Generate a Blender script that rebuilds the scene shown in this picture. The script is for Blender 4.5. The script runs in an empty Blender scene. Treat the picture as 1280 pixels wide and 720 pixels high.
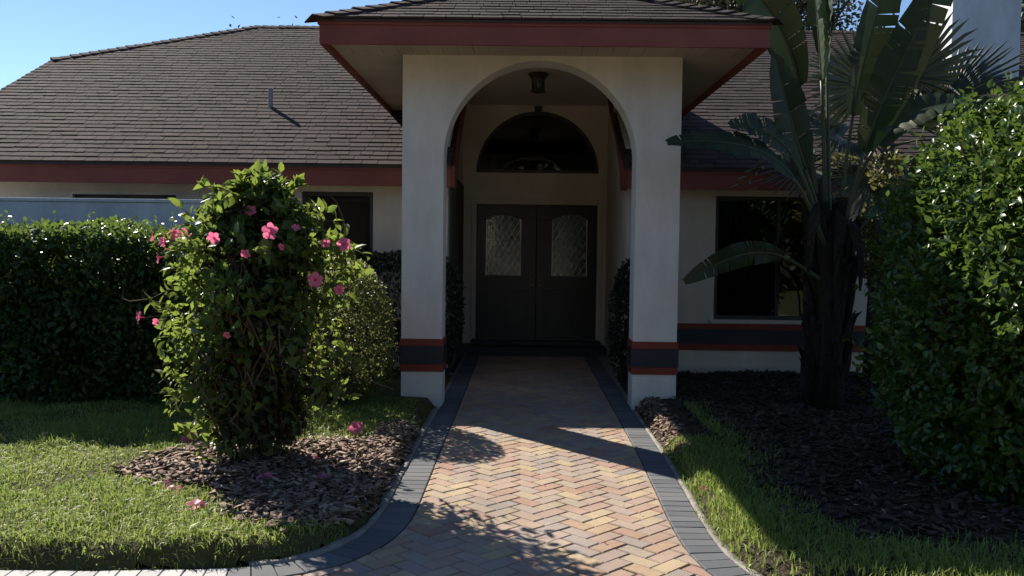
import bpy, bmesh, math, random
import numpy as np
from mathutils import Vector, Matrix
R = math.radians
rnd = random.Random(7)
rng = np.random.default_rng(11)
scene = bpy.context.scene
C = scene.collection

# ------------------------------------------------------------------ camera
cam_d = bpy.data.cameras.new('camera')
cam_d.sensor_width = 36; cam_d.lens = 31.16
cam_d.clip_start = 0.05; cam_d.clip_end = 2000
cam = bpy.data.objects.new('camera', cam_d); C.objects.link(cam)
cam.matrix_world = Matrix(((0.99985911, -0.01256526, 0.01113015, 0),
                           (0.01171865, 0.04777602, -0.99878933, 0),
                           (0.01201829, 0.99877904, 0.04791654, 1.6), (0, 0, 0, 1)))
scene.camera = cam

# ------------------------------------------------------------------ sky, sun, exposure
SUN = Vector((-0.95, 1.11, 1.0)).normalized()
elev = math.asin(SUN.z); azim = math.atan2(SUN.x, SUN.y)
world = bpy.data.worlds.new('World'); scene.world = world; world.use_nodes = True
wn = world.node_tree.nodes; wl = world.node_tree.links
sky = wn.new('ShaderNodeTexSky'); sky.sky_type = 'NISHITA'; sky.sun_disc = False
sky.sun_elevation = elev; sky.sun_rotation = azim % (2 * math.pi)
sky.altitude = 1500; sky.air_density = 0.9; sky.dust_density = 0.0; sky.ozone_density = 3.0
wl.new(sky.outputs[0], wn['Background'].inputs[0]); wn['Background'].inputs[1].default_value = 0.08
sun_d = bpy.data.lights.new('sun', 'SUN'); sun_d.energy = 5.0; sun_d.angle = R(0.53); sun_d.color = (1, 0.93, 0.82)
sun = bpy.data.objects.new('sun', sun_d); C.objects.link(sun)
sun.rotation_euler = SUN.to_track_quat('Z', 'Y').to_euler(); sun.location = SUN * 60
vs = scene.view_settings
vs.view_transform = 'Standard'; vs.look = 'None'; vs.gamma = 1; vs.use_curve_mapping = False
vs.exposure = 1.0

# ------------------------------------------------------------------ materials
def mat(name, cols, rough=0.6, spec=0.4, nscale=3.0, namt=0.35, bscale=0, bstr=0.3, island=False, transl=0.0, tcol=None, metal=0, detail=5, bdist=0.01, stain=None):
    """cols: list of colours for a ramp driven by noise (and by a random value per island)."""
    m = bpy.data.materials.new(name); m.use_nodes = True
    nt = m.node_tree; n = nt.nodes; l = nt.links
    p = n['Principled BSDF']; out = n['Material Output']
    p.inputs['Roughness'].default_value = rough; p.inputs['Specular IOR Level'].default_value = spec
    p.inputs['Metallic'].default_value = metal
    tc = n.new('ShaderNodeTexCoord')
    no = n.new('ShaderNodeTexNoise'); no.inputs['Scale'].default_value = nscale; no.inputs['Detail'].default_value = detail
    l.new(tc.outputs['Object'], no.inputs['Vector'])
    ramp = n.new('ShaderNodeValToRGB'); e = ramp.color_ramp.elements
    while len(e) < len(cols): e.new(0.5)
    for i, c in enumerate(cols):
        e[i].position = i / max(1, len(cols) - 1); e[i].color = (*c, 1)
    if island:
        g = n.new('ShaderNodeNewGeometry')
        mx = n.new('ShaderNodeMix'); mx.inputs[0].default_value = namt
        l.new(g.outputs['Random Per Island'], mx.inputs[2]); l.new(no.outputs['Fac'], mx.inputs[3])
        l.new(mx.outputs[0], ramp.inputs[0])
    else:
        mr = n.new('ShaderNodeMapRange'); mr.inputs[1].default_value = 0.5 - 0.5 * 0.6; mr.inputs[2].default_value = 0.8
        l.new(no.outputs['Fac'], mr.inputs[0]); l.new(mr.outputs[0], ramp.inputs[0])
    col = ramp.outputs[0]
    if stain:                                                              # weathering: blotches (and, stretched, runs) over the whole surface
        mp = n.new('ShaderNodeMapping'); mp.inputs['Scale'].default_value = stain[2]; l.new(tc.outputs['Object'], mp.inputs['Vector'])
        sn = n.new('ShaderNodeTexNoise'); sn.inputs['Scale'].default_value = stain[0]; sn.inputs['Detail'].default_value = 8; sn.inputs['Roughness'].default_value = .65
        l.new(mp.outputs[0], sn.inputs['Vector'])
        sr = n.new('ShaderNodeMapRange'); sr.inputs[1].default_value = .32; sr.inputs[2].default_value = .62; sr.inputs[3].default_value = stain[1]; sr.inputs[4].default_value = 1.0
        l.new(sn.outputs['Fac'], sr.inputs[0])
        mm = n.new('ShaderNodeMix'); mm.data_type = 'RGBA'; mm.blend_type = 'MULTIPLY'; mm.inputs[0].default_value = 1
        l.new(col, mm.inputs[6]); l.new(sr.outputs[0], mm.inputs[7]); col = mm.outputs[2]
    l.new(col, p.inputs['Base Color'])
    if bscale:
        b = n.new('ShaderNodeTexNoise'); b.inputs['Scale'].default_value = bscale; b.inputs['Detail'].default_value = 6
        l.new(tc.outputs['Object'], b.inputs['Vector'])
        bp = n.new('ShaderNodeBump'); bp.inputs['Strength'].default_value = bstr; bp.inputs['Distance'].default_value = bdist
        l.new(b.outputs['Fac'], bp.inputs['Height']); l.new(bp.outputs[0], p.inputs['Normal'])
    if transl:
        t = n.new('ShaderNodeBsdfTranslucent')
        ms = n.new('ShaderNodeMixShader'); ms.inputs[0].default_value = transl
        if tcol:
            t.inputs[0].default_value = (*tcol, 1)
        else:
            l.new(ramp.outputs[0], t.inputs[0])
        l.new(p.outputs[0], ms.inputs[1]); l.new(t.outputs[0], ms.inputs[2]); l.new(ms.outputs[0], out.inputs[0])
    return m

def glass_mat(name, tint=(0.55, 0.6, 0.6), rough=0.02, bump=0):
    m = bpy.data.materials.new(name); m.use_nodes = True
    nt = m.node_tree; n = nt.nodes; l = nt.links
    n.remove(n['Principled BSDF'])
    fr = n.new('ShaderNodeFresnel'); fr.inputs[0].default_value = 1.55
    g = n.new('ShaderNodeBsdfGlossy'); g.inputs['Roughness'].default_value = rough
    t = n.new('ShaderNodeBsdfTransparent'); t.inputs[0].default_value = (*tint, 1)
    ms = n.new('ShaderNodeMixShader')
    add = n.new('ShaderNodeMath'); add.operation = 'MULTIPLY_ADD'; add.inputs[1].default_value = 1.0; add.inputs[2].default_value = 0.03
    l.new(fr.outputs[0], add.inputs[0]); l.new(add.outputs[0], ms.inputs[0])
    l.new(t.outputs[0], ms.inputs[1]); l.new(g.outputs[0], ms.inputs[2]); l.new(ms.outputs[0], n['Material Output'].inputs[0])
    tc = n.new('ShaderNodeTexCoord'); no = n.new('ShaderNodeTexNoise'); no.inputs['Scale'].default_value = 2.2 if not bump else 25
    bp = n.new('ShaderNodeBump'); bp.inputs['Strength'].default_value = 0.05 + bump; bp.inputs['Distance'].default_value = 0.02
    l.new(tc.outputs['Object'], no.inputs['Vector']); l.new(no.outputs['Fac'], bp.inputs['Height'])
    l.new(bp.outputs[0], g.inputs['Normal'])
    return m

M = {}
M['stucco'] = mat('stucco', [(0.56, 0.49, 0.39), (0.64, 0.56, 0.46), (0.68, 0.60, 0.50)], 0.9, 0.2, 1.3, bscale=55, bstr=0.8, bdist=0.008, stain=(2.2, .82, (1, 1, .35)))
M['stucco_white'] = mat('stucco_white', [(0.72, 0.67, 0.59), (0.82, 0.77, 0.69)], 0.9, 0.2, 1.5, bscale=55, bstr=0.9, bdist=0.008, stain=(2.4, .80, (1, 1, .3)))
M['stucco_blue'] = mat('stucco_pale_grey', [(0.60, 0.62, 0.64), (0.70, 0.72, 0.74)], 0.9, 0.2, 1.2, bscale=55, bstr=0.8, bdist=0.008, stain=(2.0, .75, (1, 1, .3)))
M['maroon'] = mat('maroon_paint', [(0.22, 0.058, 0.042), (0.28, 0.078, 0.055)], 0.55, 0.35, 2.5, bscale=30, bstr=0.12, stain=(3, .78, (.4, 1, 1)))
M['red_band'] = mat('red_band', [(0.20, 0.035, 0.022), (0.26, 0.05, 0.03)], 0.6, 0.3, 4, bscale=60, bstr=0.3)
M['dark_band'] = mat('dark_band', [(0.018, 0.02, 0.026), (0.03, 0.032, 0.04)], 0.55, 0.4, 4, bscale=60, bstr=0.3)
M['soffit'] = mat('soffit_boards', [(0.42, 0.36, 0.29), (0.50, 0.43, 0.35)], 0.75, 0.2, 5, 0.3, island=True, bscale=40, bstr=0.2)
M['ceiling'] = mat('porch_ceiling', [(0.48, 0.42, 0.35), (0.55, 0.49, 0.41)], 0.85, 0.2, 1.5, bscale=50, bstr=0.4)
M['shingle'] = mat('shingle', [(0.048, 0.036, 0.033), (0.072, 0.053, 0.048), (0.088, 0.067, 0.061), (0.06, 0.044, 0.041)], 0.95, 0.08, 1.2, 0.35, island=True, bscale=160, bstr=0.7, bdist=0.006, stain=(.9, .8, (1, .4, .4)))
M['flashing'] = mat('lead_pipe', [(0.2, 0.2, 0.21), (0.27, 0.27, 0.28)], 0.5, 0.5, 8)
M['door'] = mat('door_wood', [(0.012, 0.009, 0.008), (0.024, 0.018, 0.015)], 0.4, 0.45, 6, bscale=25, bstr=0.15)
M['dark_metal'] = mat('dark_metal', [(0.02, 0.019, 0.018), (0.04, 0.036, 0.032)], 0.45, 0.5, 9)
M['brass'] = mat('aged_brass', [(0.07, 0.05, 0.03), (0.11, 0.08, 0.045)], 0.35, 0.5, 9, metal=1)
M['caming'] = mat('lead_came', [(0.30, 0.30, 0.28), (0.42, 0.42, 0.4)], 0.35, 0.5, 12, metal=1)
M['glass'] = glass_mat('window_glass')
M['leaded'] = glass_mat('leaded_glass', (0.25, 0.27, 0.26), 0.05, 0.12)
M['dull_glass'] = glass_mat('low_reflection_glass', (0.62, 0.62, 0.62), 0.25)  # left panes: sky reflections turned down in the material, no mesh modelled
for nd in M['dull_glass'].node_tree.nodes:
    if nd.type == 'MATH': nd.inputs[1].default_value = 0.35; nd.inputs[2].default_value = 0.0
M['win_frame'] = mat('bronze_frame', [(0.03, 0.027, 0.025), (0.05, 0.045, 0.04)], 0.45, 0.45, 8)
M['blind'] = mat('vertical_blind', [(0.16, 0.10, 0.085), (0.22, 0.15, 0.12)], 0.8, 0.2, 3, 0.3, island=True)
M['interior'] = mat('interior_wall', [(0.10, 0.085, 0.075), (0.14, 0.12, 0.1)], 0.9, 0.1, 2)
M['vase'] = mat('pink_vase', [(0.55, 0.3, 0.25), (0.65, 0.38, 0.3)], 0.4, 0.4, 5)
M['brick'] = mat('clay_paver', [(0.32, 0.19, 0.145), (0.40, 0.27, 0.20), (0.31, 0.265, 0.235), (0.46, 0.35, 0.21), (0.36, 0.22, 0.165), (0.41, 0.30, 0.225), (0.36, 0.285, 0.235), (0.47, 0.36, 0.22), (0.38, 0.25, 0.195)], 0.85, 0.25, 26, 0.2, island=True, bscale=120, bstr=0.8, bdist=0.005, stain=(1.6, .74, (1, 1, 1)))
M['border_pale'] = mat('border_pale_grey', [(0.34, 0.335, 0.32), (0.42, 0.41, 0.39), (0.47, 0.46, 0.44)], 0.8, 0.3, 14, 0.3, island=True, bscale=120, bstr=0.6, bdist=0.004)
M['border'] = mat('grey_paver', [(0.085, 0.09, 0.097), (0.115, 0.12, 0.127), (0.15, 0.153, 0.157)], 0.85, 0.25, 14, 0.3, island=True, bscale=120, bstr=0.6, bdist=0.004)
M['sand'] = mat('joint_sand', [(0.10, 0.08, 0.06), (0.17, 0.14, 0.105)], 0.95, 0.1, 40)
M['concrete'] = mat('concrete', [(0.13, 0.12, 0.105), (0.34, 0.31, 0.27)], 0.9, 0.2, 6, bscale=50, bstr=0.8, bdist=0.01)
M['soil'] = mat('soil', [(0.03, 0.024, 0.018), (0.06, 0.047, 0.034), (0.05, 0.055, 0.02)], 0.95, 0.1, 6, bscale=40, bstr=1.0, bdist=0.03)
M['turf_soil'] = mat('turf_soil', [(0.05, 0.045, 0.02), (0.085, 0.08, 0.035), (0.07, 0.085, 0.025)], 0.95, 0.1, 6, bscale=40, bstr=1.0, bdist=0.03)
M['ground'] = mat('ground', [(0.05, 0.055, 0.025), (0.09, 0.09, 0.04)], 0.95, 0.1, 0.7, bscale=10, bstr=0.6, bdist=0.03)
M['grass'] = mat('grass', [(0.13, 0.19, 0.03), (0.21, 0.29, 0.05), (0.30, 0.36, 0.09), (0.40, 0.35, 0.17)], 0.45, 0.4, 1.4, 0.45, island=True, transl=0.5)
M['mulch'] = mat('bark_mulch', [(0.05, 0.03, 0.022), (0.12, 0.075, 0.052), (0.25, 0.175, 0.13), (0.46, 0.37, 0.29)], 0.85, 0.2, 12, 0.25, island=True, bscale=60, bstr=0.5)
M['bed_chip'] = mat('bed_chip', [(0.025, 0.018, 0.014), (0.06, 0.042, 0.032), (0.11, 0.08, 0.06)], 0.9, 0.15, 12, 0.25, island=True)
M['bird_bark'] = mat('bird_bark', [(0.022, 0.018, 0.013), (0.05, 0.042, 0.03)], 0.9, 0.12, 14, bscale=45, bstr=0.9, bdist=0.02, stain=(9, .5, (1, 1, .15)))
M['bark'] = mat('bark', [(0.05, 0.04, 0.032), (0.10, 0.08, 0.065)], 0.9, 0.15, 9, bscale=30, bstr=0.9, bdist=0.02)
M['twig'] = mat('twig', [(0.09, 0.055, 0.04), (0.16, 0.11, 0.08)], 0.8, 0.2, 9)
M['vine_leaf'] = mat('vine_leaf', [(0.014, 0.034, 0.009), (0.035, 0.075, 0.015), (0.11, 0.18, 0.035)], 0.42, 0.38, 4, 0.3, island=True, transl=0.45, tcol=(0.25, 0.33, 0.06))
M['vine_inner'] = mat('vine_leaf_darkened', [(0.018, 0.028, 0.01), (0.035, 0.045, 0.016), (0.06, 0.04, 0.022)], 0.55, 0.25, 4, 0.3, island=True, transl=0.12)  # inner vine leaves: shade inside the crown put into a darker leaf colour
M['hedge_leaf'] = mat('hedge_leaf', [(0.018, 0.038, 0.012), (0.03, 0.06, 0.016), (0.06, 0.10, 0.022)], 0.38, 0.4, 3, 0.3, island=True, transl=0.34, tcol=(0.18, 0.27, 0.05))
M['bush_leaf'] = mat('bush_leaf', [(0.02, 0.055, 0.012), (0.045, 0.10, 0.018), (0.09, 0.16, 0.028)], 0.31, 0.48, 3, 0.3, island=True, transl=0.36, tcol=(0.12, 0.185, 0.03))
M['box_leaf'] = mat('box_leaf', [(0.05, 0.07, 0.022), (0.085, 0.11, 0.035), (0.12, 0.14, 0.05)], 0.45, 0.4, 3, 0.3, island=True, transl=0.42, tcol=(0.25, 0.27, 0.08))
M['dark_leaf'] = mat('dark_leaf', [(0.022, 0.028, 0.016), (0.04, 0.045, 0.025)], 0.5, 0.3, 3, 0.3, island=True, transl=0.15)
M['banana_leaf'] = mat('bird_leaf', [(0.014, 0.028, 0.012), (0.03, 0.048, 0.018), (0.05, 0.05, 0.022)], 0.45, 0.3, 2.5, 0.4, island=True, transl=0.12)
M['banana_stem'] = mat('bird_stem', [(0.05, 0.065, 0.03), (0.09, 0.1, 0.05)], 0.5, 0.35, 6)
M['palm_leaf'] = mat('palm_leaf', [(0.03, 0.04, 0.022), (0.055, 0.065, 0.035)], 0.4, 0.45, 3, 0.3, island=True, transl=0.12)
M['yellow_leaf'] = mat('yellow_leaf', [(0.12, 0.13, 0.03), (0.2, 0.19, 0.06)], 0.45, 0.4, 3, 0.3, island=True, transl=0.4)
M['oak_leaf'] = mat('oak_leaf', [(0.04, 0.05, 0.025), (0.07, 0.075, 0.04), (0.1, 0.09, 0.055)], 0.55, 0.3, 2, 0.3, island=True, transl=0.25)
M['petal'] = mat('pink_petal', [(0.72, 0.12, 0.27), (0.82, 0.24, 0.40)], 0.5, 0.3, 30, transl=0.45)
M['litter'] = mat('dry_leaf', [(0.16, 0.1, 0.06), (0.3, 0.22, 0.14), (0.4, 0.34, 0.26)], 0.8, 0.2, 5, 0.3, island=True)

# ------------------------------------------------------------------ helpers
def tag(o, label=None, cat=None, group=None, kind=None):
    if label: o['label'] = label
    if cat: o['category'] = cat
    if group: o['group'] = group
    if kind: o['kind'] = kind
    return o
def empty(name, loc, label, cat, group=None):
    o = bpy.data.objects.new(name, None); C.objects.link(o); o.location = loc; o.empty_display_size = 0.2
    return tag(o, label, cat, group)
def root_loc(o):
    v = Vector((0, 0, 0))
    while o is not None:
        v += o.location; o = o.parent
    return v
class MB:
    def __init__(s): s.v = []; s.f = []
    def add(s, vs, fs):
        k = len(s.v); s.v.extend([tuple(v) for v in vs]); s.f.extend([tuple(i + k for i in f) for f in fs]); return s
    def box(s, x0, x1, y0, y1, z0, z1):
        return s.add([(x, y, z) for z in (z0, z1) for y in (y0, y1) for x in (x0, x1)],
                     [(0, 2, 3, 1), (4, 5, 7, 6), (0, 1, 5, 4), (2, 6, 7, 3), (0, 4, 6, 2), (1, 3, 7, 5)])
    def prism(s, poly, axis, a, b):
        """poly in the two other axes, extruded along axis from a to b."""
        def P(p, t):
            return (t, p[0], p[1]) if axis == 'x' else ((p[0], t, p[1]) if axis == 'y' else (p[0], p[1], t))
        n = len(poly)
        vs = [P(p, a) for p in poly] + [P(p, b) for p in poly]
        fs = [tuple(range(n))[::-1], tuple(range(n, 2 * n))] + [(i, (i + 1) % n, n + (i + 1) % n, n + i) for i in range(n)]
        return s.add(vs, fs)
    def tube(s, pts, rad, n=8, cap=True):
        pts = [Vector(p) for p in pts]
        if not hasattr(rad, '__len__'): rad = [rad] * len(pts)
        rings = []; ref = Vector((0.31, 0.17, 0.93))
        for i, p in enumerate(pts):
            d = (pts[min(i + 1, len(pts) - 1)] - pts[max(i - 1, 0)]).normalized()
            u = d.cross(ref)
            if u.length < 0.1: u = d.cross(Vector((1, 0, 0)))
            u.normalize(); w = d.cross(u)
            rings.append([p + (u * math.cos(2 * math.pi * k / n) + w * math.sin(2 * math.pi * k / n)) * rad[i] for k in range(n)])
        vs = [v for r in rings for v in r]; fs = []
        for i in range(len(pts) - 1):
            for k in range(n):
                fs.append((i * n + k, i * n + (k + 1) % n, (i + 1) * n + (k + 1) % n, (i + 1) * n + k))
        if cap: fs += [tuple(range(n))[::-1], tuple(range(len(vs) - n, len(vs)))]
        return s.add(vs, fs)
    def lathe(s, c, prof, n=24):
        """prof: list of (radius, z) rel. to c"""
        vs = [(c[0] + r * math.cos(2 * math.pi * k / n), c[1] + r * math.sin(2 * math.pi * k / n), c[2] + z) for r, z in prof for k in range(n)]
        fs = [(i * n + k, i * n + (k + 1) % n, (i + 1) * n + (k + 1) % n, (i + 1) * n + k) for i in range(len(prof) - 1) for k in range(n)]
        fs += [tuple(range(n))[::-1], tuple(range(len(vs) - n, len(vs)))]
        return s.add(vs, fs)
    def build(s, name, m, parent=None, smooth=False, bevel=0, label=None, loc=None):
        me = bpy.data.meshes.new(name)
        off = root_loc(parent) if parent is not None else Vector(loc if loc else (0, 0, 0))
        me.from_pydata([(v[0] - off.x, v[1] - off.y, v[2] - off.z) for v in s.v], [], s.f); me.update()
        return finish(name, me, m, parent, smooth, bevel, label, None if parent is not None else off)
def finish(name, me, m, parent=None, smooth=False, bevel=0, label=None, loc=None):
    o = bpy.data.objects.new(name, me); C.objects.link(o)
    if loc is not None: o.location = loc
    if m: me.materials.append(m)
    if parent is not None: o.parent = parent
    if smooth: me.polygons.foreach_set('use_smooth', [True] * len(me.polygons))
    if bevel:
        b = o.modifiers.new('bevel', 'BEVEL'); b.width = bevel; b.segments = 2; b.limit_method = 'ANGLE'; b.angle_limit = R(40)
    if label: o['label'] = label
    return o
def np_mesh(name, V, F, m, parent=None, smooth=True, loc=None):
    """V (n,3) array, F (k,3|4) array"""
    me = bpy.data.meshes.new(name); V = np.asarray(V, float); F = np.asarray(F, int)
    off = np.array(root_loc(parent)) if parent is not None else np.array(loc if loc is not None else (0, 0, 0), float)
    V = V - off
    me.vertices.add(len(V)); me.vertices.foreach_set('co', V.ravel())
    k = F.shape[1]; me.loops.add(F.size); me.loops.foreach_set('vertex_index', F.ravel())
    me.polygons.add(len(F)); me.polygons.foreach_set('loop_start', np.arange(0, F.size, k)); me.polygons.foreach_set('loop_total', np.full(len(F), k))
    me.update(calc_edges=True); me.validate()
    return finish(name, me, m, parent, smooth, 0, None, None if parent is not None else Vector(off))
def nrm(a): return a / np.maximum(1e-9, np.linalg.norm(a, axis=-1, keepdims=True))
def leaves(P, A, N, L, W, fold=0.25, curl=0.25):
    """leaf blades: base P, axis A, face normal N, length L, width W -> verts, tri faces (10 verts, 10 tris a leaf)"""
    n = len(P); A = nrm(A); S = nrm(np.cross(A, N)); U = np.cross(S, A)
    L = np.broadcast_to(L, (n,))[:, None]; W = np.broadcast_to(W, (n,))[:, None]
    def pt(t, w, up): return P + A * L * t + S * W * w + U * (up * L - curl * L * t * t)
    vs = [pt(0, 0, 0), pt(.33, 0, 0), pt(.68, 0, 0), pt(1, 0, 0),
          pt(.30, -.5, fold * .35), pt(.66, -.42, fold * .3), pt(.30, .5, fold * .35), pt(.66, .42, fold * .3)]
    V = np.stack(vs, 1).reshape(-1, 3)
    f = np.array([(0, 1, 4), (4, 1, 2), (4, 2, 5), (5, 2, 3), (0, 6, 1), (6, 2, 1), (6, 7, 2), (7, 3, 2)])
    F = (np.arange(n)[:, None, None] * 8 + f[None]).reshape(-1, 3)
    return V, F
def rand_unit(n):
    return nrm(rng.normal(size=(n, 3)))
def lumps(D, seed, k=9, amp=0.18, sharp=5):
    """smooth bumpiness over unit directions D"""
    r = np.random.default_rng(seed); c = nrm(r.normal(size=(k, 3))); a = r.uniform(-1, 1, k) * amp
    return 1 + (np.exp(sharp * (D @ c.T - 1)) * a).sum(1)
def shrub_points(n, c, rad, seed, amp=0.2, inner=0.55, lumpk=14, zmin=None, sq=1.0):
    D = rand_unit(n)
    Dq = np.sign(D) * np.abs(D) ** sq
    r = lumps(D, seed, lumpk, amp) * (inner + (1 - inner) * rng.random(n) ** 0.45)
    P = np.array(c) + Dq * np.array(rad) * r[:, None]
    Nn = nrm(D / np.array(rad))
    if zmin is not None:
        k = P[:, 2] > zmin; P = P[k]; Nn = Nn[k]
    return P, Nn
def scatter_leaves(P, Nn, L, W, out=0.7, up=0.35, rough=0.8, nup=0.6, fold=0.25, curl=0.25, var=0.3):
    n = len(P)
    A = Nn * out + np.array([0, 0, up]) + rand_unit(n) * rough
    N = Nn * 0.5 + np.array([0, 0, nup]) + rand_unit(n) * 0.7
    s = rng.uniform(1 - var, 1 + var, n)
    return leaves(P, A, N, L * s, W * s * rng.uniform(.85, 1.15, n), fold, curl)
def cat(*vf):
    V = []; F = []; k = 0
    for v, f in vf:
        V.append(v); F.append(f + k); k += len(v)
    return np.concatenate(V), np.concatenate(F)
def grid_wall(mb, xs, zs, y0, y1, holes):
    """wall in the xz plane, solid cells except holes (x0,x1,z0,z1); one skin with reveals"""
    xs = sorted(set(xs + [h[i] for h in holes for i in (0, 1)])); zs = sorted(set(zs + [h[i] for h in holes for i in (2, 3)]))
    nx, nz = len(xs) - 1, len(zs) - 1
    def solid(i, j):
        if i < 0 or j < 0 or i >= nx or j >= nz: return False
        cx, cz = (xs[i] + xs[i + 1]) / 2, (zs[j] + zs[j + 1]) / 2
        return not any(h[0] < cx < h[1] and h[2] < cz < h[3] for h in holes)
    idx = {}
    def V(i, j, s):
        if (i, j, s) not in idx:
            idx[(i, j, s)] = len(mb.v); mb.v.append((xs[i], (y0, y1)[s], zs[j]))
        return idx[(i, j, s)]
    for i in range(nx):
        for j in range(nz):
            if not solid(i, j): continue
            mb.f.append((V(i, j, 0), V(i + 1, j, 0), V(i + 1, j + 1, 0), V(i, j + 1, 0)))
            mb.f.append((V(i, j, 1), V(i, j + 1, 1), V(i + 1, j + 1, 1), V(i + 1, j, 1)))
            if not solid(i - 1, j): mb.f.append((V(i, j, 0), V(i, j + 1, 0), V(i, j + 1, 1), V(i, j, 1)))
            if not solid(i + 1, j): mb.f.append((V(i + 1, j, 0), V(i + 1, j, 1), V(i + 1, j + 1, 1), V(i + 1, j + 1, 0)))
            if not solid(i, j - 1): mb.f.append((V(i, j, 0), V(i, j, 1), V(i + 1, j, 1), V(i + 1, j, 0)))
            if not solid(i, j + 1): mb.f.append((V(i, j + 1, 0), V(i + 1, j + 1, 0), V(i + 1, j + 1, 1), V(i, j + 1, 1)))
def arch_fill(mb, xa, xb, cx, r, zs, ztop, y0, y1, n=48, ry=None):
    """wall between x=xa..xb above z=zs, with a round opening of radius r at cx springing at zs"""
    ry = ry or r
    a = [(cx - r * math.cos(math.pi * k / n), zs + ry * math.sin(math.pi * k / n)) for k in range(n + 1)]
    vs = []; fs = []
    for x, z in a:
        vs += [(x, y0, z), (x, y0, ztop), (x, y1, z), (x, y1, ztop)]
    for k in range(n):
        p, q = 4 * k, 4 * k + 4
        fs += [(p, q, q + 1, p + 1), (p + 2, p + 3, q + 3, q + 2), (p, p + 2, q + 2, q), (p + 1, q + 1, q + 3, p + 3)]
    mb.add(vs, fs)
def clip(poly, nx, ny, d):
    """keep nx*x+ny*y<=d"""
    out = []
    for i in range(len(poly)):
        a, b = poly[i], poly[(i + 1) % len(poly)]
        da, db = nx * a[0] + ny * a[1] - d, nx * b[0] + ny * b[1] - d
        if da <= 0: out.append(a)
        if (da < 0 < db) or (db < 0 < da):
            t = da / (da - db); out.append((a[0] + (b[0] - a[0]) * t, a[1] + (b[1] - a[1]) * t))
    return out
def smooth_line(pts, per=8):
    P = [pts[0]] + list(pts) + [pts[-1]]; out = []
    for i in range(1, len(P) - 2):
        p0, p1, p2, p3 = [np.array(P[i + k], float) for k in (-1, 0, 1, 2)]
        for k in range(per):
            t = k / per
            out.append(0.5 * ((2 * p1) + (-p0 + p2) * t + (2 * p0 - 5 * p1 + 4 * p2 - p3) * t * t + (-p0 + 3 * p1 - 3 * p2 + p3) * t ** 3))
    out.append(np.array(pts[-1], float)); return np.array(out)
def resample(L, step):
    d = np.r_[0, np.cumsum(np.linalg.norm(np.diff(L, axis=0), axis=1))]
    s = np.linspace(0, d[-1], max(2, int(round(d[-1] / step)) + 1))
    return np.stack([np.interp(s, d, L[:, 0]), np.interp(s, d, L[:, 1])], 1)
def offset(L, w):
    T = nrm(np.gradient(L, axis=0)); return L + np.stack([-T[:, 1], T[:, 0]], 1) * w      # +w = left of travel

# ================================================================== GROUND, PATH
MB().add([(-400, -400, -0.07), (400, -400, -0.07), (400, 400, -0.07), (-400, 400, -0.07)], [(0, 1, 2, 3)]).build('ground', M['ground'])['kind'] = 'structure'
# outer edge lines of the grey border, running from the porch towards the viewer, then away to the sides
LO = resample(smooth_line([(-.79, 12.95), (-.79, 9), (-.80, 7), (-.80, 5.6), (-.805, 5.25), (-.825, 4.98), (-.89, 4.7), (-1.07, 4.42), (-1.38, 4.27), (-1.9, 4.215), (-2.5, 4.19), (-7.5, 4.15)]), 0.05)
RO = resample(smooth_line([(1.10, 12.95), (1.10, 9), (1.10, 7), (1.085, 6), (1.07, 5.4), (1.065, 4.9), (1.085, 4.55), (1.16, 4.25), (1.36, 3.98), (1.75, 3.82), (2.4, 3.76), (6.5, 3.7)]), 0.05)
BW = 0.185
LI = offset(LO, BW)                                                        # travelling towards the viewer, the path is on the left (east) of LO
RI = offset(RO, -BW)
def side(L, q, inward):
    """signed distance (positive = on the path side) and outward normal at the nearest point"""
    i = np.argmin(((L - q) ** 2).sum(1)); i0, i1 = max(i - 1, 0), min(i + 1, len(L) - 1)
    t = L[i1] - L[i0]; t /= np.linalg.norm(t); nl = np.array([-t[1], t[0]]) * inward
    return (q - L[i]) @ nl, -nl, L[i]
def paver(mb, poly, z, h, bev=0.004, tilt=(0, 0)):
    """one paver: chamfered top"""
    c = np.mean(poly, 0); n = len(poly); P = [np.array(p) for p in poly]
    ins = [p + (c - p) / max(1e-6, np.linalg.norm(c - p)) * bev * 1.4 for p in P]
    def zz(p): return z + tilt[0] * (p[0] - c[0]) + tilt[1] * (p[1] - c[1])
    vs = [(p[0], p[1], z - h) for p in P] + [(p[0], p[1], zz(p) - bev * 0.8) for p in P] + [(p[0], p[1], zz(p)) for p in ins]
    fs = [tuple(range(2 * n, 3 * n))]
    for i in range(n):
        j = (i + 1) % n
        fs += [(i, j, n + j, n + i), (n + i, n + j, 2 * n + j, 2 * n + i)]
    mb.add(vs, fs)
def area(p): return 0.5 * abs(sum(p[i][0] * p[(i + 1) % len(p)][1] - p[(i + 1) % len(p)][0] * p[i][1] for i in range(len(p))))
mb = MB(); W = 0.1015; G = 0.003; s2 = math.sqrt(0.5)
YEND = 12.77; YNEAR = 0.8
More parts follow.
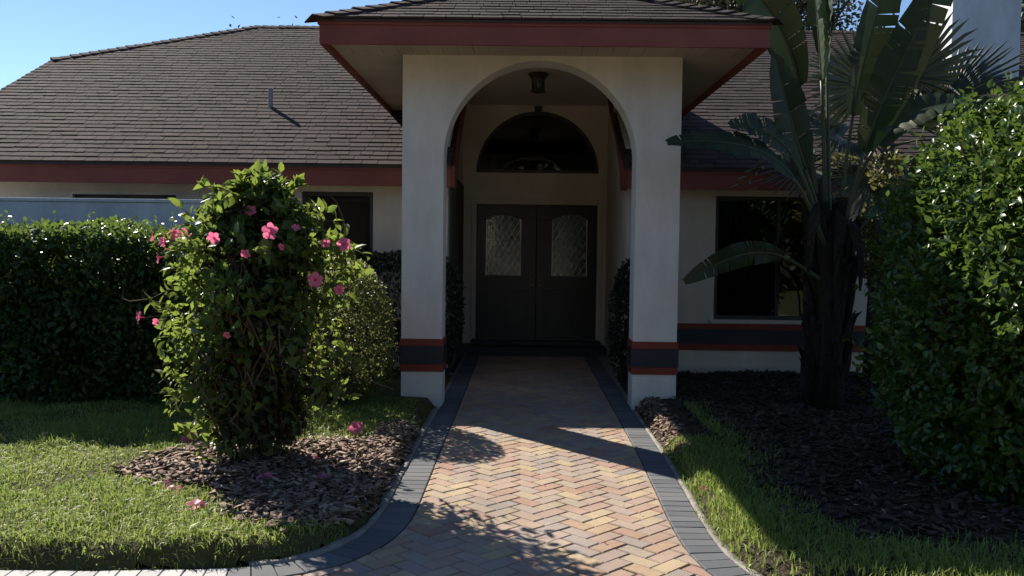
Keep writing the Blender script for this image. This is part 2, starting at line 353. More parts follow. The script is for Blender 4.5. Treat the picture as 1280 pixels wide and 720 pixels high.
for a in range(-95, 140):
    for b in range(-42, 42):
        # lattice (1,1) and (2,-2), two bricks a cell
        ox, oy = a + 2 * b, a - 2 * b
        for (x0, x1, y0, y1) in ((ox, ox + 2, oy, oy + 1), (ox, ox + 1, oy + 1, oy + 3)):
            mx, my = (x0 + x1) / 2 * W, (y0 + y1) / 2 * W
            X, Y = (mx - my) * s2 + 0.155, (mx + my) * s2 + 4.0
            if not (YNEAR < Y < YEND + .15) or abs(X) > 6.5: continue
            dl, nl, pl = side(LI, np.array([X, Y]), 1); dr, nr, pr_ = side(RI, np.array([X, Y]), -1)
            if dl < -0.13 or dr < -0.13: continue
            q = [(x0 * W + G, y0 * W + G), (x1 * W - G, y0 * W + G), (x1 * W - G, y1 * W - G), (x0 * W + G, y1 * W - G)]
            q = [((u - v) * s2 + 0.155, (u + v) * s2 + 4.0) for u, v in q]
            if dl < 0.14: q = clip(q, nl[0], nl[1], float(nl @ pl) - 0.003)
            if len(q) > 2 and dr < 0.14: q = clip(q, nr[0], nr[1], float(nr @ pr_) - 0.003)
            if len(q) > 2: q = clip(q, 0, 1, YEND)
            if len(q) < 3 or area(q) < 0.0006: continue
            paver(mb, q, rnd.uniform(-.0022, .0022), 0.05, 0.006, (rnd.uniform(-.01, .01), rnd.uniform(-.01, .01)))
mb.build('brick_path', M['brick'])['kind'] = 'structure'
mb = MB()
mbp = MB()  # border run beyond the left bend, drawn in a lighter grey
def border_run(Lo, inward):
    Lq = resample(Lo, 0.103); T = nrm(np.gradient(Lq, axis=0)); Nn = np.stack([-T[:, 1], T[:, 0]], 1) * inward
    for i in range(len(Lq) - 1):
        g = 0.0025
        o0, o1 = Lq[i] + T[i] * g, Lq[i + 1] - T[i + 1] * g; i0, i1 = o0 + Nn[i] * (BW - .003), o1 + Nn[i + 1] * (BW - .003)
        paver(mbp if Lq[i][0] < -1.40 else mb, [tuple(o0), tuple(o1), tuple(i1), tuple(i0)], 0.003 + rnd.uniform(-.001, .001), 0.05, 0.004, (rnd.uniform(-.008, .008), rnd.uniform(-.008, .008)))
border_run(LO, 1); border_run(RO, -1)
x = -0.60
while x < 0.90:
    paver(mb, [(x + .002, YEND + .006), (x + .099, YEND + .006), (x + .099, YEND + .185), (x + .002, YEND + .185)], 0.002, 0.05); x += 0.101
mbp.build('pale_border', M['border_pale'])['kind'] = 'structure'
mb.build('path_border', M['border'])['kind'] = 'structure'
mb = MB()
mb.add([(-7.5, -14, -0.014), (6.5, -14, -0.014), (6.5, 4.3, -0.014), (-7.5, 4.3, -0.014)], [(0, 1, 2, 3)])
mb.add([(-.79, 4.3, -0.014), (1.09, 4.3, -0.014), (1.09, 13.4, -0.014), (-.79, 13.4, -0.014)], [(0, 1, 2, 3)])
mb.build('paver_joint_sand', M['sand'])['kind'] = 'structure'
# rough concrete edging outside the border
def curb(Lo, out, w, zt, seed, rngy):
    r = np.random.default_rng(seed); Lq = resample(Lo, 0.06); Lq = Lq[(Lq[:, 1] < rngy[1]) & (Lq[:, 1] > rngy[0]) & (np.abs(Lq[:, 0]) < 3)]
    T = nrm(np.gradient(Lq, axis=0)); Nn = np.stack([-T[:, 1], T[:, 0]], 1) * out
    prof = []
    for k, (f, z) in enumerate(((0.0, -.06), (0.004, zt * .6), (.25, zt), (.7, zt * .85), (1.0, -.06))):
        ww = w * (1 + 0.35 * np.interp(np.arange(len(Lq)), np.arange(0, len(Lq) + 5, 5), r.uniform(-1, 1, len(range(0, len(Lq) + 5, 5)))))
        P = Lq + Nn * (0.004 + ww * f)[:, None]
        prof.append(np.c_[P, np.full(len(Lq), z) + (r.uniform(-.006, .006, len(Lq)) if 0 < k < 4 else 0)])
    V = np.stack(prof, 1).reshape(-1, 3); n = len(Lq); F = []
    for i in range(n - 1):
        for k in range(4): F.append((i * 5 + k, i * 5 + k + 1, i * 5 + 5 + k + 1, i * 5 + 5 + k))
    return V, np.array(F)
V, F = cat(curb(LO, -1, .075, .012, 3, (4.27, 8.6)), curb(RO, 1, .05, .008, 4, (3.7, 8.6)))
np_mesh('concrete_edging', V, F, M['concrete'])['kind'] = 'structure'

# soil under the lawns: a gridded sheet beside the path, rising from its edge
def hnoise(X, Y):
    return 0.012 * np.sin(2.1 * X + 1.3 * Y) + 0.008 * np.sin(5.3 * X - 3.7 * Y + 1) + 0.006 * np.sin(9 * X + 8 * Y)
BED = [(-2.60, 5.62), (-2.50, 6.2), (-2.15, 6.6), (-1.6, 6.75), (-1.15, 6.75), (-.86, 6.95), (-.84, 5.3), (-.95, 4.85), (-1.2, 4.62), (-1.5, 4.72), (-1.62, 5.05), (-1.85, 5.3), (-2.2, 5.42)]
def inpoly(X, Y, poly):
    c = np.zeros(X.shape, bool); n = len(poly)
    for i in range(n):
        (x0, y0), (x1, y1) = poly[i], poly[(i + 1) % n]
        k = ((y0 > Y) != (y1 > Y)) & (X < (x1 - x0) * (Y - y0) / ((y1 - y0) if y1 != y0 else 1e-9) + x0); c ^= k
    return c
def dist_out(L, X, Y, inward):
    """distance outside the border line (positive on the lawn side), vectorised"""
    T = nrm(np.gradient(L, axis=0)); Nn = np.stack([-T[:, 1], T[:, 0]], 1) * inward
    Q = np.stack([X.ravel(), Y.ravel()], 1); out = np.empty(len(Q))
    for s in range(0, len(Q), 4000):
        q = Q[s:s + 4000]; d = ((q[:, None] - L[None]) ** 2).sum(2); i = d.argmin(1)
        sg = np.sign(((q - L[i]) * Nn[i]).sum(1)); out[s:s + 4000] = -sg * np.sqrt(d[np.arange(len(q)), i])
    return out.reshape(X.shape)
LOs, ROs = resample(LO, .1), resample(RO, .1)
def lawn_h(X, Y, D):
    e = np.clip((D - .03) / .11, 0, 1); return -0.03 + 0.115 * e * e * (3 - 2 * e) + hnoise(X, Y) * e
def soil_sheet(name, x0, x1, y0, y1, L, inward, st=0.06):
    xs = np.arange(x0, x1 + 1e-6, st); ys = np.arange(y0, y1 + 1e-6, st); X, Y = np.meshgrid(xs, ys)
    D = dist_out(L, X, Y, inward); Z = lawn_h(X, Y, D)
    ok = D > 0.0; nx = len(xs); ids = np.arange(X.size).reshape(X.shape)
    cell = ok[:-1, :-1] & ok[1:, :-1] & ok[:-1, 1:] & ok[1:, 1:]
    F = np.stack([ids[:-1, :-1][cell], ids[:-1, 1:][cell], ids[1:, 1:][cell], ids[1:, :-1][cell]], 1)
    V = np.stack([X.ravel(), Y.ravel(), Z.ravel()], 1)
    u, inv = np.unique(F, return_inverse=True)
    np_mesh(name, V[u], inv.reshape(F.shape), M['turf_soil' if inward > 0 else 'soil'])['kind'] = 'structure'
soil_sheet('lawn_soil', -7.4, -.75, 4.1, 10.8, LOs, 1)
soil_sheet('garden_soil', 1.05, 6.4, 3.6, 10.8, ROs, -1)
# grass blades
def blades(P, h, w, lean=0.6):
    n = len(P); a = rng.uniform(0, 2 * np.pi, n); d = np.stack([np.cos(a), np.sin(a), np.zeros(n)], 1)
    b = rng.uniform(0, 2 * np.pi, n); s = np.stack([np.cos(b), np.sin(b), np.zeros(n)], 1)
    ln = (rng.random(n) * lean)[:, None]; h = h[:, None]; w = w[:, None]; up = np.array([0, 0, 1.0])
    p1 = P + up * h * .55 + d * h * ln * .3; p2 = P + up * h * (1 - .3 * ln) + d * h * ln
    V = np.stack([P - s * w, P + s * w, p1 + s * w * .8, p1 - s * w * .8, p2], 1).reshape(-1, 3)
    f = np.array([(0, 1, 2), (0, 2, 3), (3, 2, 4)]); F = (np.arange(n)[:, None, None] * 5 + f).reshape(-1, 3)
    return V, F
def patchy(X, Y): return np.sin(3.1 * X + 1.7 * Y) * np.sin(2.3 * Y - 1.1 * X + .6) + .6 * np.sin(7 * X) * np.sin(6.1 * Y)
n = 135000
X = rng.uniform(-5.6, -.8, n); Y = 4.15 + 4.4 * rng.random(n) ** 1.25
D = dist_out(LOs, X, Y, 1)
inb = inpoly(X, Y, BED)
jx, jy = X + rng.normal(0, .06, n), Y + rng.normal(0, .06, n)
keep = (D > .05) & ~((D < .16) & (rng.random(n) < .55)) & ~(inb & inpoly(jx, jy, BED)) & ~((D < .2) & (Y > 5.0) & (X > -1.3) & (rng.random(n) < .7)) & (rng.random(n) < .62 + .3 * patchy(X, Y))
X, Y, D = X[keep], Y[keep], D[keep]
P = np.stack([X, Y, lawn_h(X, Y, D) - .004], 1)
h = rng.uniform(.022, .058, len(P)) * (1 + .3 * patchy(X, Y)); h *= np.where(rng.random(len(P)) < .03, 1.6, 1)
tuft = rng.random(len(P)) < .02; h[tuft] *= 1.3
V, F = blades(P, np.clip(h, .02, .14), rng.uniform(.002, .0052, len(P)), 1.7)
tag(np_mesh('lawn_grass', V, F, M['grass'], smooth=False), 'sunlit green lawn grass in front of the long hedge', 'grass', kind='stuff')
n = 60000
X = rng.uniform(1.05, 3.4, n); Y = rng.uniform(3.75, 8.4, n); D = dist_out(ROs, X, Y, -1)
keep = (D > .035) & (rng.random(n) < .8 + .35 * patchy(X + 3, Y)) & (D < .46 + .12 * np.sin(3 * Y) + np.abs(rng.normal(0, .16, n))) & ~((Y > 7.0) & (X < 1.55)) 
X, Y, D = X[keep], Y[keep], D[keep]; P = np.stack([X, Y, lawn_h(X, Y, D) - .004], 1)
V, F = blades(P, rng.uniform(.03, .085, len(P)), rng.uniform(.002, .005, len(P)), 1.2)
tag(np_mesh('side_grass', V, F, M['grass'], smooth=False), 'shaded grass to the right of the brick path', 'grass', kind='stuff')
# bark mulch
def chips(X, Y, Z, smin, smax):
    n = len(X); a = rng.uniform(0, np.pi, n); L = rng.uniform(smin, smax, n); Wd = L * rng.uniform(.25, .6, n); t = rng.uniform(.003, .008, n)
    d = np.stack([np.cos(a), np.sin(a), rng.normal(0, .28, n)], 1); d = nrm(d); s = nrm(np.cross(np.array([0, 0, 1.0]) + rng.normal(0, .3, (n, 3)), d)); u = np.cross(d, s)
    P = np.stack([X, Y, Z], 1); V = []
    for k, (i, j) in enumerate(((-1, -1), (1, -.6), (.8, 1), (-.7, .8))):
        V.append(P + d * (L * .5 * i * rng.uniform(.7, 1.2, n))[:, None] + s * (Wd * .5 * j * rng.uniform(.7, 1.2, n))[:, None])
    V = V + [v + u * t[:, None] for v in V]
    V = np.stack(V, 1).reshape(-1, 3); f = np.array([(3, 2, 1, 0), (4, 5, 6, 7), (0, 1, 5, 4), (1, 2, 6, 5), (2, 3, 7, 6), (3, 0, 4, 7)])
    return V, (np.arange(n)[:, None, None] * 8 + f).reshape(-1, 4)
n = 12000
X = rng.uniform(-2.75, -.8, n); Y = rng.uniform(4.5, 7.4, n); D = dist_out(LOs, X, Y, 1)
k = (inpoly(X + rng.normal(0, .05, n), Y + rng.normal(0, .05, n), BED) | ((X > -1.15) & (Y > 6.4))) & (D > .07); X, Y, D = X[k], Y[k], D[k]
mound = .05 * np.exp(-((X + 1.8) ** 2 + (Y - 6.0) ** 2) / .5)
V, F = chips(X, Y, lawn_h(X, Y, D) + .004 + mound * rng.random(len(X)) + .014 * rng.random(len(X)), .015, .10)
tag(np_mesh('bark_mulch', V, F, M['mulch'], smooth=False), 'bark mulch bed around the flowering vine', 'mulch', kind='stuff')
n = 2600
X = rng.uniform(1.12, 1.6, n); Y = rng.uniform(6.6, 9, n); D = dist_out(ROs, X, Y, -1)
k = (D > .06) & (D < .24 + rng.normal(0, .03, n)); X, Y, D = X[k], Y[k], D[k]
V, F = chips(X, Y, lawn_h(X, Y, D) + .004 + .02 * rng.random(len(X)), .015, .065)
tag(np_mesh('edge_mulch', V, F, M['mulch'], smooth=False), 'strip of bark mulch between path border and right grass', 'mulch', kind='stuff')
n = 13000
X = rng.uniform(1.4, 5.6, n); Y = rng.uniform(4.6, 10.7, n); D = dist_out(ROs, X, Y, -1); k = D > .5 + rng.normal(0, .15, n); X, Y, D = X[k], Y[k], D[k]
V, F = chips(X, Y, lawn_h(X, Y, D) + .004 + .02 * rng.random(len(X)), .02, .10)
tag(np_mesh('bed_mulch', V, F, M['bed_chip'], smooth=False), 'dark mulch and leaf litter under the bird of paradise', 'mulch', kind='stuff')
# dry leaves scattered on both lawns
n = 150
X = np.r_[rng.uniform(1.5, 4.2, 95), rng.uniform(-4, -1, 55)]; Y = np.r_[rng.uniform(4.2, 7.8, 95), rng.uniform(4.4, 6.4, 55)]
P = np.stack([X, Y, np.full(n, .10)], 1)
A = np.c_[rng.normal(size=(n, 2)), rng.normal(0, .15, n)]
V, F = leaves(P, A, np.c_[rng.normal(0, .3, (n, 2)), np.ones(n)], rng.uniform(.03, .06, n), rng.uniform(.015, .03, n), .4, .3)
tag(np_mesh('fallen_leaves', V, F, M['litter']), 'dry fallen leaves scattered over the grass', 'leaves', kind='stuff')

# ================================================================== HOUSE
house = empty('house', (0.17, 10.9, 0), 'cream stucco house with brown shingle roof, maroon fascia and arched entry porch', 'house')
def H(mb, name, m, parent=None, **kw): return mb.build(name, M[m] if isinstance(m, str) else m, parent or house, **kw)
# --- wing walls
W1 = (-5.55, -4.27, 1.05, 2.17); W2 = (-2.72, -1.84, 0.95, 2.235); W3 = (2.36, 3.95, 0.72, 2.235)
mb = MB(); grid_wall(mb, [-7.45, -.92], [-.05, 2.5], 10.9, 11.1, [W1, W2]); H(mb, 'wall', 'stucco', label='long left front wall with two dark windows')
mb = MB(); grid_wall(mb, [1.27, 12.0], [-.05, 2.5], 10.9, 11.1, [W3]); H(mb, 'wall', 'stucco', label='right front wall in deep shade')
for s, xw in ((-1, -.92), (1, 1.27)):
    poly = [(10.9 + .2, -.05), (10.9 + .2, 2.85), (12.72, 3.66), (13.5, 3.74), (13.5, -.05)]
    H(MB().prism(poly, 'x', min(xw, xw + s * .2), max(xw, xw + s * .2)), 'wall', 'stucco', label='side wall of the entry recess')
# gable end, back and right walls close the house
H(MB().prism([(11.1, -.05), (11.1, 2.7), (14.6, 4.45), (18.4, 4.45), (22.1, 2.6), (22.1, -.05)], 'x', -7.45, -7.25), 'wall', 'stucco', label='left gable wall')
H(MB().box(-7.25, 12, 22.1, 22.3, -.05, 2.6), 'wall', 'stucco', label='rear wall')
H(MB().prism([(11.1, -.05), (11.1, 2.7), (16.5, 5.4), (22.1, 2.6), (22.1, -.05)], 'x', 11.8, 12.0), 'wall', 'stucco', label='right end wall')
# --- recess back wall with door and fanlight openings
DX0, DX1, DZ0, DZ1 = -.713, 1.142, .17, 2.235; FC, FR, FZ = .2145, .93, 2.70
mb = MB(); grid_wall(mb, [-.92, 1.27], [-.05, FZ], 13.5, 13.7, [(DX0, DX1, DZ0, DZ1)])
arch_fill(mb, DX0, DX1, FC, FR, FZ, 3.78, 13.5, 13.7)
mb.box(-.92, FC - FR, 13.5, 13.7, FZ, 3.78); mb.box(FC + FR, 1.27, 13.5, 13.7, FZ, 3.78)
H(mb, 'wall', 'stucco', label='entry wall around the double doors')
H(MB().box(-.91, 1.26, 13.02, 13.497, -.05, .10).box(DX0 - .05, DX1 + .05, 13.25, 13.56, .102, .168), 'door_step', 'dark_band', bevel=.01)
# casing
mb = MB(); mb.box(DX0 - .06, DX0 + .012, 13.47, 13.497, .17, DZ1 + .07); mb.box(DX1 - .012, DX1 + .06, 13.47, 13.497, .17, DZ1 + .07); mb.box(DX0 + .0121, DX1 - .0121, 13.47, 13.497, DZ1 - .012, DZ1 + .07)
H(mb, 'door_casing', 'stucco', bevel=.006)
# --- doors
def lattice(x0, x1, z0, zt, zc, y):
    """diagonal lead cames in the arched pane"""
    mb = MB(); w = x1 - x0; cx = (x0 + x1) / 2; px, pz = .095, .16
    def top(x): return zt + (zc - zt) * (1 - ((x - cx) / (w / 2)) ** 2)
    for sg in (1, -1):
        for k in range(-12, 16):
            # line x = x0 + k*px + sg * (z - z0)*px/pz
            pts = []
            for i in range(0, 121):
                z = z0 + (zc - z0) * i / 120; x = x0 + k * px + sg * (z - z0) * px / pz
                if x0 < x < x1 and z < top(x): pts.append((x, y, z))
            if len(pts) > 3: mb.tube([pts[0], pts[-1]], .0042, 5)
    return mb, top
mid = (DX0 + DX1) / 2
for s in (0, 1):
    a, b = (DX0 + .014, mid - .003) if s == 0 else (mid + .003, DX1 - .014)
    px0, px1 = (-.565, -.105) if s == 0 else (.375, .83)
    if s == 0: px0, px1 = a + .15, b - .24
    else: px0, px1 = a + .24, b - .15
    pz0, pz1, pzc = 1.14, 1.99, 2.075
    mb = MB(); grid_wall(mb, [a, b], [.175, pz1], 13.545, 13.59, [(px0, px1, pz0, pz1)])
    n = 20; cx = (px0 + px1) / 2
    vs = []; fs = []
    for k in range(n + 1):
        x = px0 + (px1 - px0) * k / n; z = pz1 + (pzc - pz1) * (1 - ((x - cx) / ((px1 - px0) / 2)) ** 2)
        vs += [(x, 13.545, z), (x, 13.545, DZ1 - .014), (x, 13.59, z), (x, 13.59, DZ1 - .014)]
    for k in range(n):
        p, q = 4 * k, 4 * k + 4; fs += [(p, q, q + 1, p + 1), (p + 2, p + 3, q + 3, q + 2), (p, p + 2, q + 2, q), (p + 1, q + 1, q + 3, p + 3)]
    mb.add(vs, fs); mb.box(a, px0, 13.545, 13.59, pz1, DZ1 - .014); mb.box(px1, b, 13.545, 13.59, pz1, DZ1 - .014)
    # raised lower panels
    for (u, v) in ((.30, .92),):
        for (q0, q1) in ((a + .12, cx - .03), (cx + .03, b - .12)):
            mb.box(q0, q1, 13.536, 13.546, u, v); mb.box(q0 + .04, q1 - .04, 13.528, 13.537, u + .04, v - .04)
    d = H(mb, 'door', 'door', bevel=.004, label='left door leaf' if s == 0 else 'right door leaf')
    lm, top = lattice(px0 + .01, px1 - .01, pz0 + .01, pz1 - .005, pzc - .01, 13.556)
    gp = [(px0 - .002, pz0 - .002), (px1 + .002, pz0 - .002)] + [(px1 - (px1 - px0) * k / 12, pz1 + (pzc - pz1) * (1 - ((px1 - (px1 - px0) * k / 12 - cx) / ((px1 - px0) / 2)) ** 2) + .002) for k in range(13)]
    H(MB().prism(gp, 'y', 13.562, 13.568), 'glass_panel', 'leaded', d)
    H(lm, 'lead_lattice', 'caming', d)
    fr = [(x, 13.538, z) for x, z in gp] + [(gp[0][0], 13.538, gp[0][1])]
    H(MB().tube(fr, .011, 6), 'panel_trim', 'caming', d)
    hx = b - .06 if s == 0 else a + .06
    hm = MB().box(hx - .022, hx + .022, 13.533, 13.544, .98, 1.2); hm.tube([(hx, 13.534, 1.03), (hx, 13.49, 1.05), (hx, 13.485, 1.12), (hx, 13.534, 1.16)], .009, 8)
    H(hm, 'handle', 'brass', d)
# --- fanlight
n = 40
ring = [(FC - FR * math.cos(math.pi * k / n), FZ + FR * math.sin(math.pi * k / n)) for k in range(n + 1)]
inn = [(FC - (FR - .05) * math.cos(math.pi * k / n), FZ + .05 + (FR - .1) * math.sin(math.pi * k / n)) for k in range(n + 1)]
mb = MB(); vs = []; fs = []
for (x, z), (u, w) in zip(ring, inn): vs += [(x, 13.54, z), (u, 13.54, w), (x, 13.6, z), (u, 13.6, w)]
for k in range(n):
    p, q = 4 * k, 4 * k + 4; fs += [(p, q, q + 1, p + 1), (p + 1, q + 1, q + 3, p + 3), (p + 2, p + 3, q + 3, q + 2)]
mb.add(vs, fs); mb.box(FC - FR + .004, FC + FR - .004, 13.54, 13.6, FZ, FZ + .05)
fl = H(mb, 'fanlight', 'win_frame')
H(MB().prism(inn, 'y', 13.565, 13.572), 'pane', 'glass', fl)
H(MB().prism([(FC - .045, 3.60), (FC + .045, 3.60), (FC + .065, 3.70), (FC - .065, 3.70)], 'y', 13.465, 13.499), 'keystone', 'dark_metal')
# hall behind the doors
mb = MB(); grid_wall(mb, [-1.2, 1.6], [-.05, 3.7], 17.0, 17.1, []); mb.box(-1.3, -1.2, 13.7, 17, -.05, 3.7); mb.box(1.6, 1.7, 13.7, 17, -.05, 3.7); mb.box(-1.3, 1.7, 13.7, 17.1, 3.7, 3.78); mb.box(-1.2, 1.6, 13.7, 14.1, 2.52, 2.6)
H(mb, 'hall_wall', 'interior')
vz = empty('vase', (-.45, 13.82, 2.60), 'pinkish vase standing inside the half round window', 'vase')
MB().lathe((-.45, 13.82, 2.60), [(.05, 0), (.085, .04), (.105, .14), (.09, .24), (.045, .32), (.04, .36), (.055, .40)], 20).build('body', M['vase'], vz, smooth=True)
# --- windows
def window(x0, x1, z0, z1, label, blind, mull):
    mb = MB(); t = .05; y0, y1 = 10.955, 11.01
    mb.box(x0, x1, y0, y1, z0, z0 + t); mb.box(x0, x1, y0, y1, z1 - t, z1); mb.box(x0, x0 + t, y0, y1, z0 + t, z1 - t); mb.box(x1 - t, x1, y0, y1, z0 + t, z1 - t)
    for mx in mull: mb.box(mx - .02, mx + .02, y0 + .003, y1 - .003, z0 + t, z1 - t)
    w = H(mb, 'window', 'win_frame', label=label)
    H(MB().box(x0 + t - .004, x1 - t + .004, 10.98, 10.986, z0 + t - .004, z1 - t + .004), 'pane', 'dull_glass' if x1 < 0 else 'glass', w)
    if z0 < 1: H(MB().box(x0 - .05, x1 + .05, 10.86, 10.953, z0 - .045, z0 - .001), 'sill', 'stucco', w, bevel=.005)
    if blind:
        mb = MB(); x = x0 + .06
        while x < x1 - .1:
            a = rnd.uniform(.25, .5)
            mb.add([(x, 11.08, z0 + .05), (x + .08, 11.08 + .08 * a, z0 + .05), (x + .08, 11.08 + .08 * a, z1 - .12), (x, 11.08, z1 - .12)], [(0, 1, 2, 3)]); x += .072
        mb.box(x0 + .05, x1 - .05, 11.05, 11.13, z1 - .12, z1 - .055)
        H(mb, 'blind', 'blind', w)
window(*W1, 'wide window half hidden by the garden wall', False, [-4.9])
window(*W2, 'narrow window with vertical blinds', True, [])
window(*W3, 'large window reflecting a patch of sky', False, [3.15])
# rooms behind the wing windows
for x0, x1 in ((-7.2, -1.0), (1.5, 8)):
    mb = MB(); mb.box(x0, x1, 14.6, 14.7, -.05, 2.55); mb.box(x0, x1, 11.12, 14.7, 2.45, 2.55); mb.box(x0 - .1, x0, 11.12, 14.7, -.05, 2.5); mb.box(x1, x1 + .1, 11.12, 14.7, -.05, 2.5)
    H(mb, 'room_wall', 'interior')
# --- painted bands along the wings
for x0, x1 in ((-7.47, -.915), (1.265, 12.02)):
    b = H(MB().box(x0, x1, 10.882, 10.93, .42, .60), 'wall_band', 'dark_band')
    H(MB().box(x0, x1, 10.888, 10.93, .3395, .4195).box(x0, x1, 10.888, 10.93, .6005, .67), 'red_stripe', 'red_band', b)
# --- porch front with arch
PX0, PX1, PY0, PY1, PT = -1.185, 1.53, 8.70, 9.04, 3.44
AC, AR, ASP = .16, .94, 2.45
mb = MB()
mb.box(PX0, AC - AR, PY0, PY1, -.06, PT); mb.box(AC + AR, PX1, PY0, PY1, -.06, PT)
arch_fill(mb, AC - AR, AC + AR, AC, AR, ASP, PT, PY0, PY1, 64, .945)
bmw = H(mb, 'porch_arch', 'stucco_white')
for me_o in (bmw,):
    bm = bmesh.new(); bm.from_mesh(me_o.data); bmesh.ops.remove_doubles(bm, verts=bm.verts, dist=.0005)
    # drop the doubled internal faces where column and arch meet
    seen = {}
    for f in list(bm.faces):
        k = tuple(sorted(v.index for v in f.verts)); seen.setdefault(k, []).append(f)
    dup = [f for fs_ in seen.values() if len(fs_) > 1 for f in fs_]
    if dup: bmesh.ops.delete(bm, geom=dup, context='FACES_ONLY')
    bm.to_mesh(me_o.data); bm.free()
for nm, x0, x1 in (('left', PX0, AC - AR), ('right', AC + AR, PX1)):
    b = H(MB().box(x0 - .018, x1 + .018, PY0 - .018, PY1 + .018, .42, .60), 'column_band', 'dark_band', bevel=.004)
    H(MB().box(x0 - .012, x1 + .012, PY0 - .012, PY1 + .012, .345, .4195).box(x0 - .012, x1 + .012, PY0 - .012, PY1 + .012, .6005, .67), 'red_stripe', 'red_band', b, bevel=.003)
# side beams and porch ceiling
for xa in (PX0 + .003, PX1 - .3): H(MB().box(xa, xa + .297, PY1 + .002, 12.35, 3.44, 3.74), 'side_beam', 'stucco')
H(MB().box(PX0 + .3, PX1 - .3, PY1 + .002, 13.497, 3.72, 3.76), 'porch_ceiling', 'ceiling')
# apron strips either side of the border inside the porch
H(MB().box(PX0 + .35, -.797, 9.06, 13.0, -.06, .004).box(1.107, 1.25, 9.06, 13.0, -.06, .004).box(-1.18, -.84, 10.95, 11.0, -.06, .004), 'porch_slab', 'concrete')
# --- porch fascia and soffit
EX0, EX1, EY = -1.828, 2.162, 7.95
mb = MB(); mb.box(EX0, EX1, EY, EY + .03, 3.37, 3.592); mb.box(EX0, EX0 + .03, EY + .03, 12.6, 3.37, 3.592); mb.box(EX1 - .03, EX1, EY + .03, 12.6, 3.37, 3.592)
mb.box(EX0 - .014, EX1 + .014, EY - .014, EY - .0005, 3.54, 3.595); mb.box(EX0 - .014, EX0 - .0005, EY - .0004, 12.6, 3.54, 3.595); mb.box(EX1 + .0005, EX1 + .014, EY - .0004, 12.6, 3.54, 3.595)
H(mb, 'porch_fascia', 'maroon', bevel=.003)
mb = MB(); z0, z1 = 3.44, 3.455
x = EX0 + .031
while x < EX1 - .05:
    x1 = min(x + .146, EX1 - .031); mb.box(x, x1 - .004, EY + .031, PY0 - .002 if PX0 - .1 < x < PX1 else PY0 - .002, z0, z1); x += .146
for xa, xb in ((EX0 + .031, PX0 - .002), (PX1 + .002, EX1 - .031)):
    y = PY0
    while y < 12.3: mb.box(xa, xb, y, y + .142, z0, z1); y += .146
H(mb, 'porch_soffit', 'soffit')
# --- main eave fascia, soffit, barge boards at the porch opening
mb = MB()
for x0, x1 in ((-7.62, -.86), (1.24, 12.1)):
    mb.box(x0, x1, 10.61, 10.64, 2.292, 2.53)
    mb.box(x0, x1, 10.598, 10.6095, 2.475, 2.536)
mb.prism([(10.60, 2.50), (14.46, 4.47), (14.46, 4.33), (10.60, 2.31)], 'x', -7.66, -7.622)
for xa in (-.86, 1.20): mb.prism([(10.642, 2.29), (10.642, 2.545), (12.2, 3.39), (12.75, 3.67), (12.75, 3.58), (11.6, 2.93), (11.1, 2.5), (11.0, 2.29)], 'x', xa, xa + .04)
H(mb, 'eave_fascia', 'maroon', bevel=.003)
for x0, x1 in ((-7.61, -.87), (1.25, 12.09)):
    mb = MB(); x = x0
    while x < x1: mb.box(x, min(x + .296, x1), 10.642, 10.898, 2.31, 2.323); x += .3
    H(mb, 'eave_soffit', 'soffit')

# --- shingled roofs
def shingles(mb, O, U, Vv, poly, exposure=.145, th=.0095, seed=1, wmin=.13, wmax=.30):
    """real overlapping tabs on a plane: O origin at the eave, U along it, Vv up the slope; poly convex in (u,v), counter-clockwise"""
    r = random.Random(seed); O = Vector(O); U = Vector(U).normalized(); Vv = Vector(Vv).normalized(); N = U.cross(Vv).normalized()
    us = [p[0] for p in poly]; vmax = max(p[1] for p in poly); k = 0
    edges = []
    for i in range(len(poly)):
        a, b = poly[i], poly[(i + 1) % len(poly)]; nx, ny = b[1] - a[1], -(b[0] - a[0]); l = math.hypot(nx, ny); edges.append((nx / l, ny / l, (nx * a[0] + ny * a[1]) / l))
    v = 0.0
    while v < vmax - .01:
        u = min(us) - r.uniform(0, wmax)
        while u < max(us):
            w = r.uniform(wmin, wmax); drop = r.choice((0, 0, 0, .006, .012)); t = th * r.uniform(.8, 1.3)
            q = [(u + .003, v - drop), (u + w - .003, v - drop), (u + w - .003, v + exposure + .03), (u + .003, v + exposure + .03)]
            for e in edges:
                q = clip(q, *e)
                if len(q) < 3: break
            if len(q) >= 3 and area(q) > .0008:
                def hh(p): return .004 + t * max(0, 1 - (p[1] - v + drop) / (exposure + .03)) 
                n = len(q)
                vs = [O + U * p[0] + Vv * p[1] + N * hh(p) for p in q] + [O + U * p[0] + Vv * p[1] - N * .004 for p in q]
                fs = [tuple(range(n))] + [(n + i, n + (i + 1) % n, (i + 1) % n, i) for i in range(n)]
                mb.add(vs, fs)
            u += w
        v += exposure
def hipcaps(mb, A, B, n1, n2, seed=0, ex=.15, w=.15):
    r = random.Random(seed); A = Vector(A); B = Vector(B); d = (B - A); L = d.length; d.normalize()
    n1 = Vector(n1).normalized(); n2 = Vector(n2).normalized(); up = (n1 + n2).normalized()
    s1 = d.cross(n1); s2_ = d.cross(n2)
    if s1.dot(n2) > 0: s1 = -s1
    if s2_.dot(n1) > 0: s2_ = -s2_
    t = 0
    while t < L:
        p0 = A + d * (t - .03) + up * .034 * r.uniform(.9, 1.25); p1 = A + d * min(L + .02, t + ex + .07) + up * .014
        ww = w * r.uniform(.92, 1.08)
        top = [p0 + s1 * ww, p0, p0 + s2_ * ww, p1 + s2_ * ww * .96, p1, p1 + s1 * ww * .96]
        low = [v - up * .012 for v in top]
        mb.add(top + low, [(0, 1, 4, 5), (1, 2, 3, 4), (6, 7, 1, 0), (7, 8, 2, 1), (8, 9, 3, 2), (11, 6, 0, 5)]); t += ex
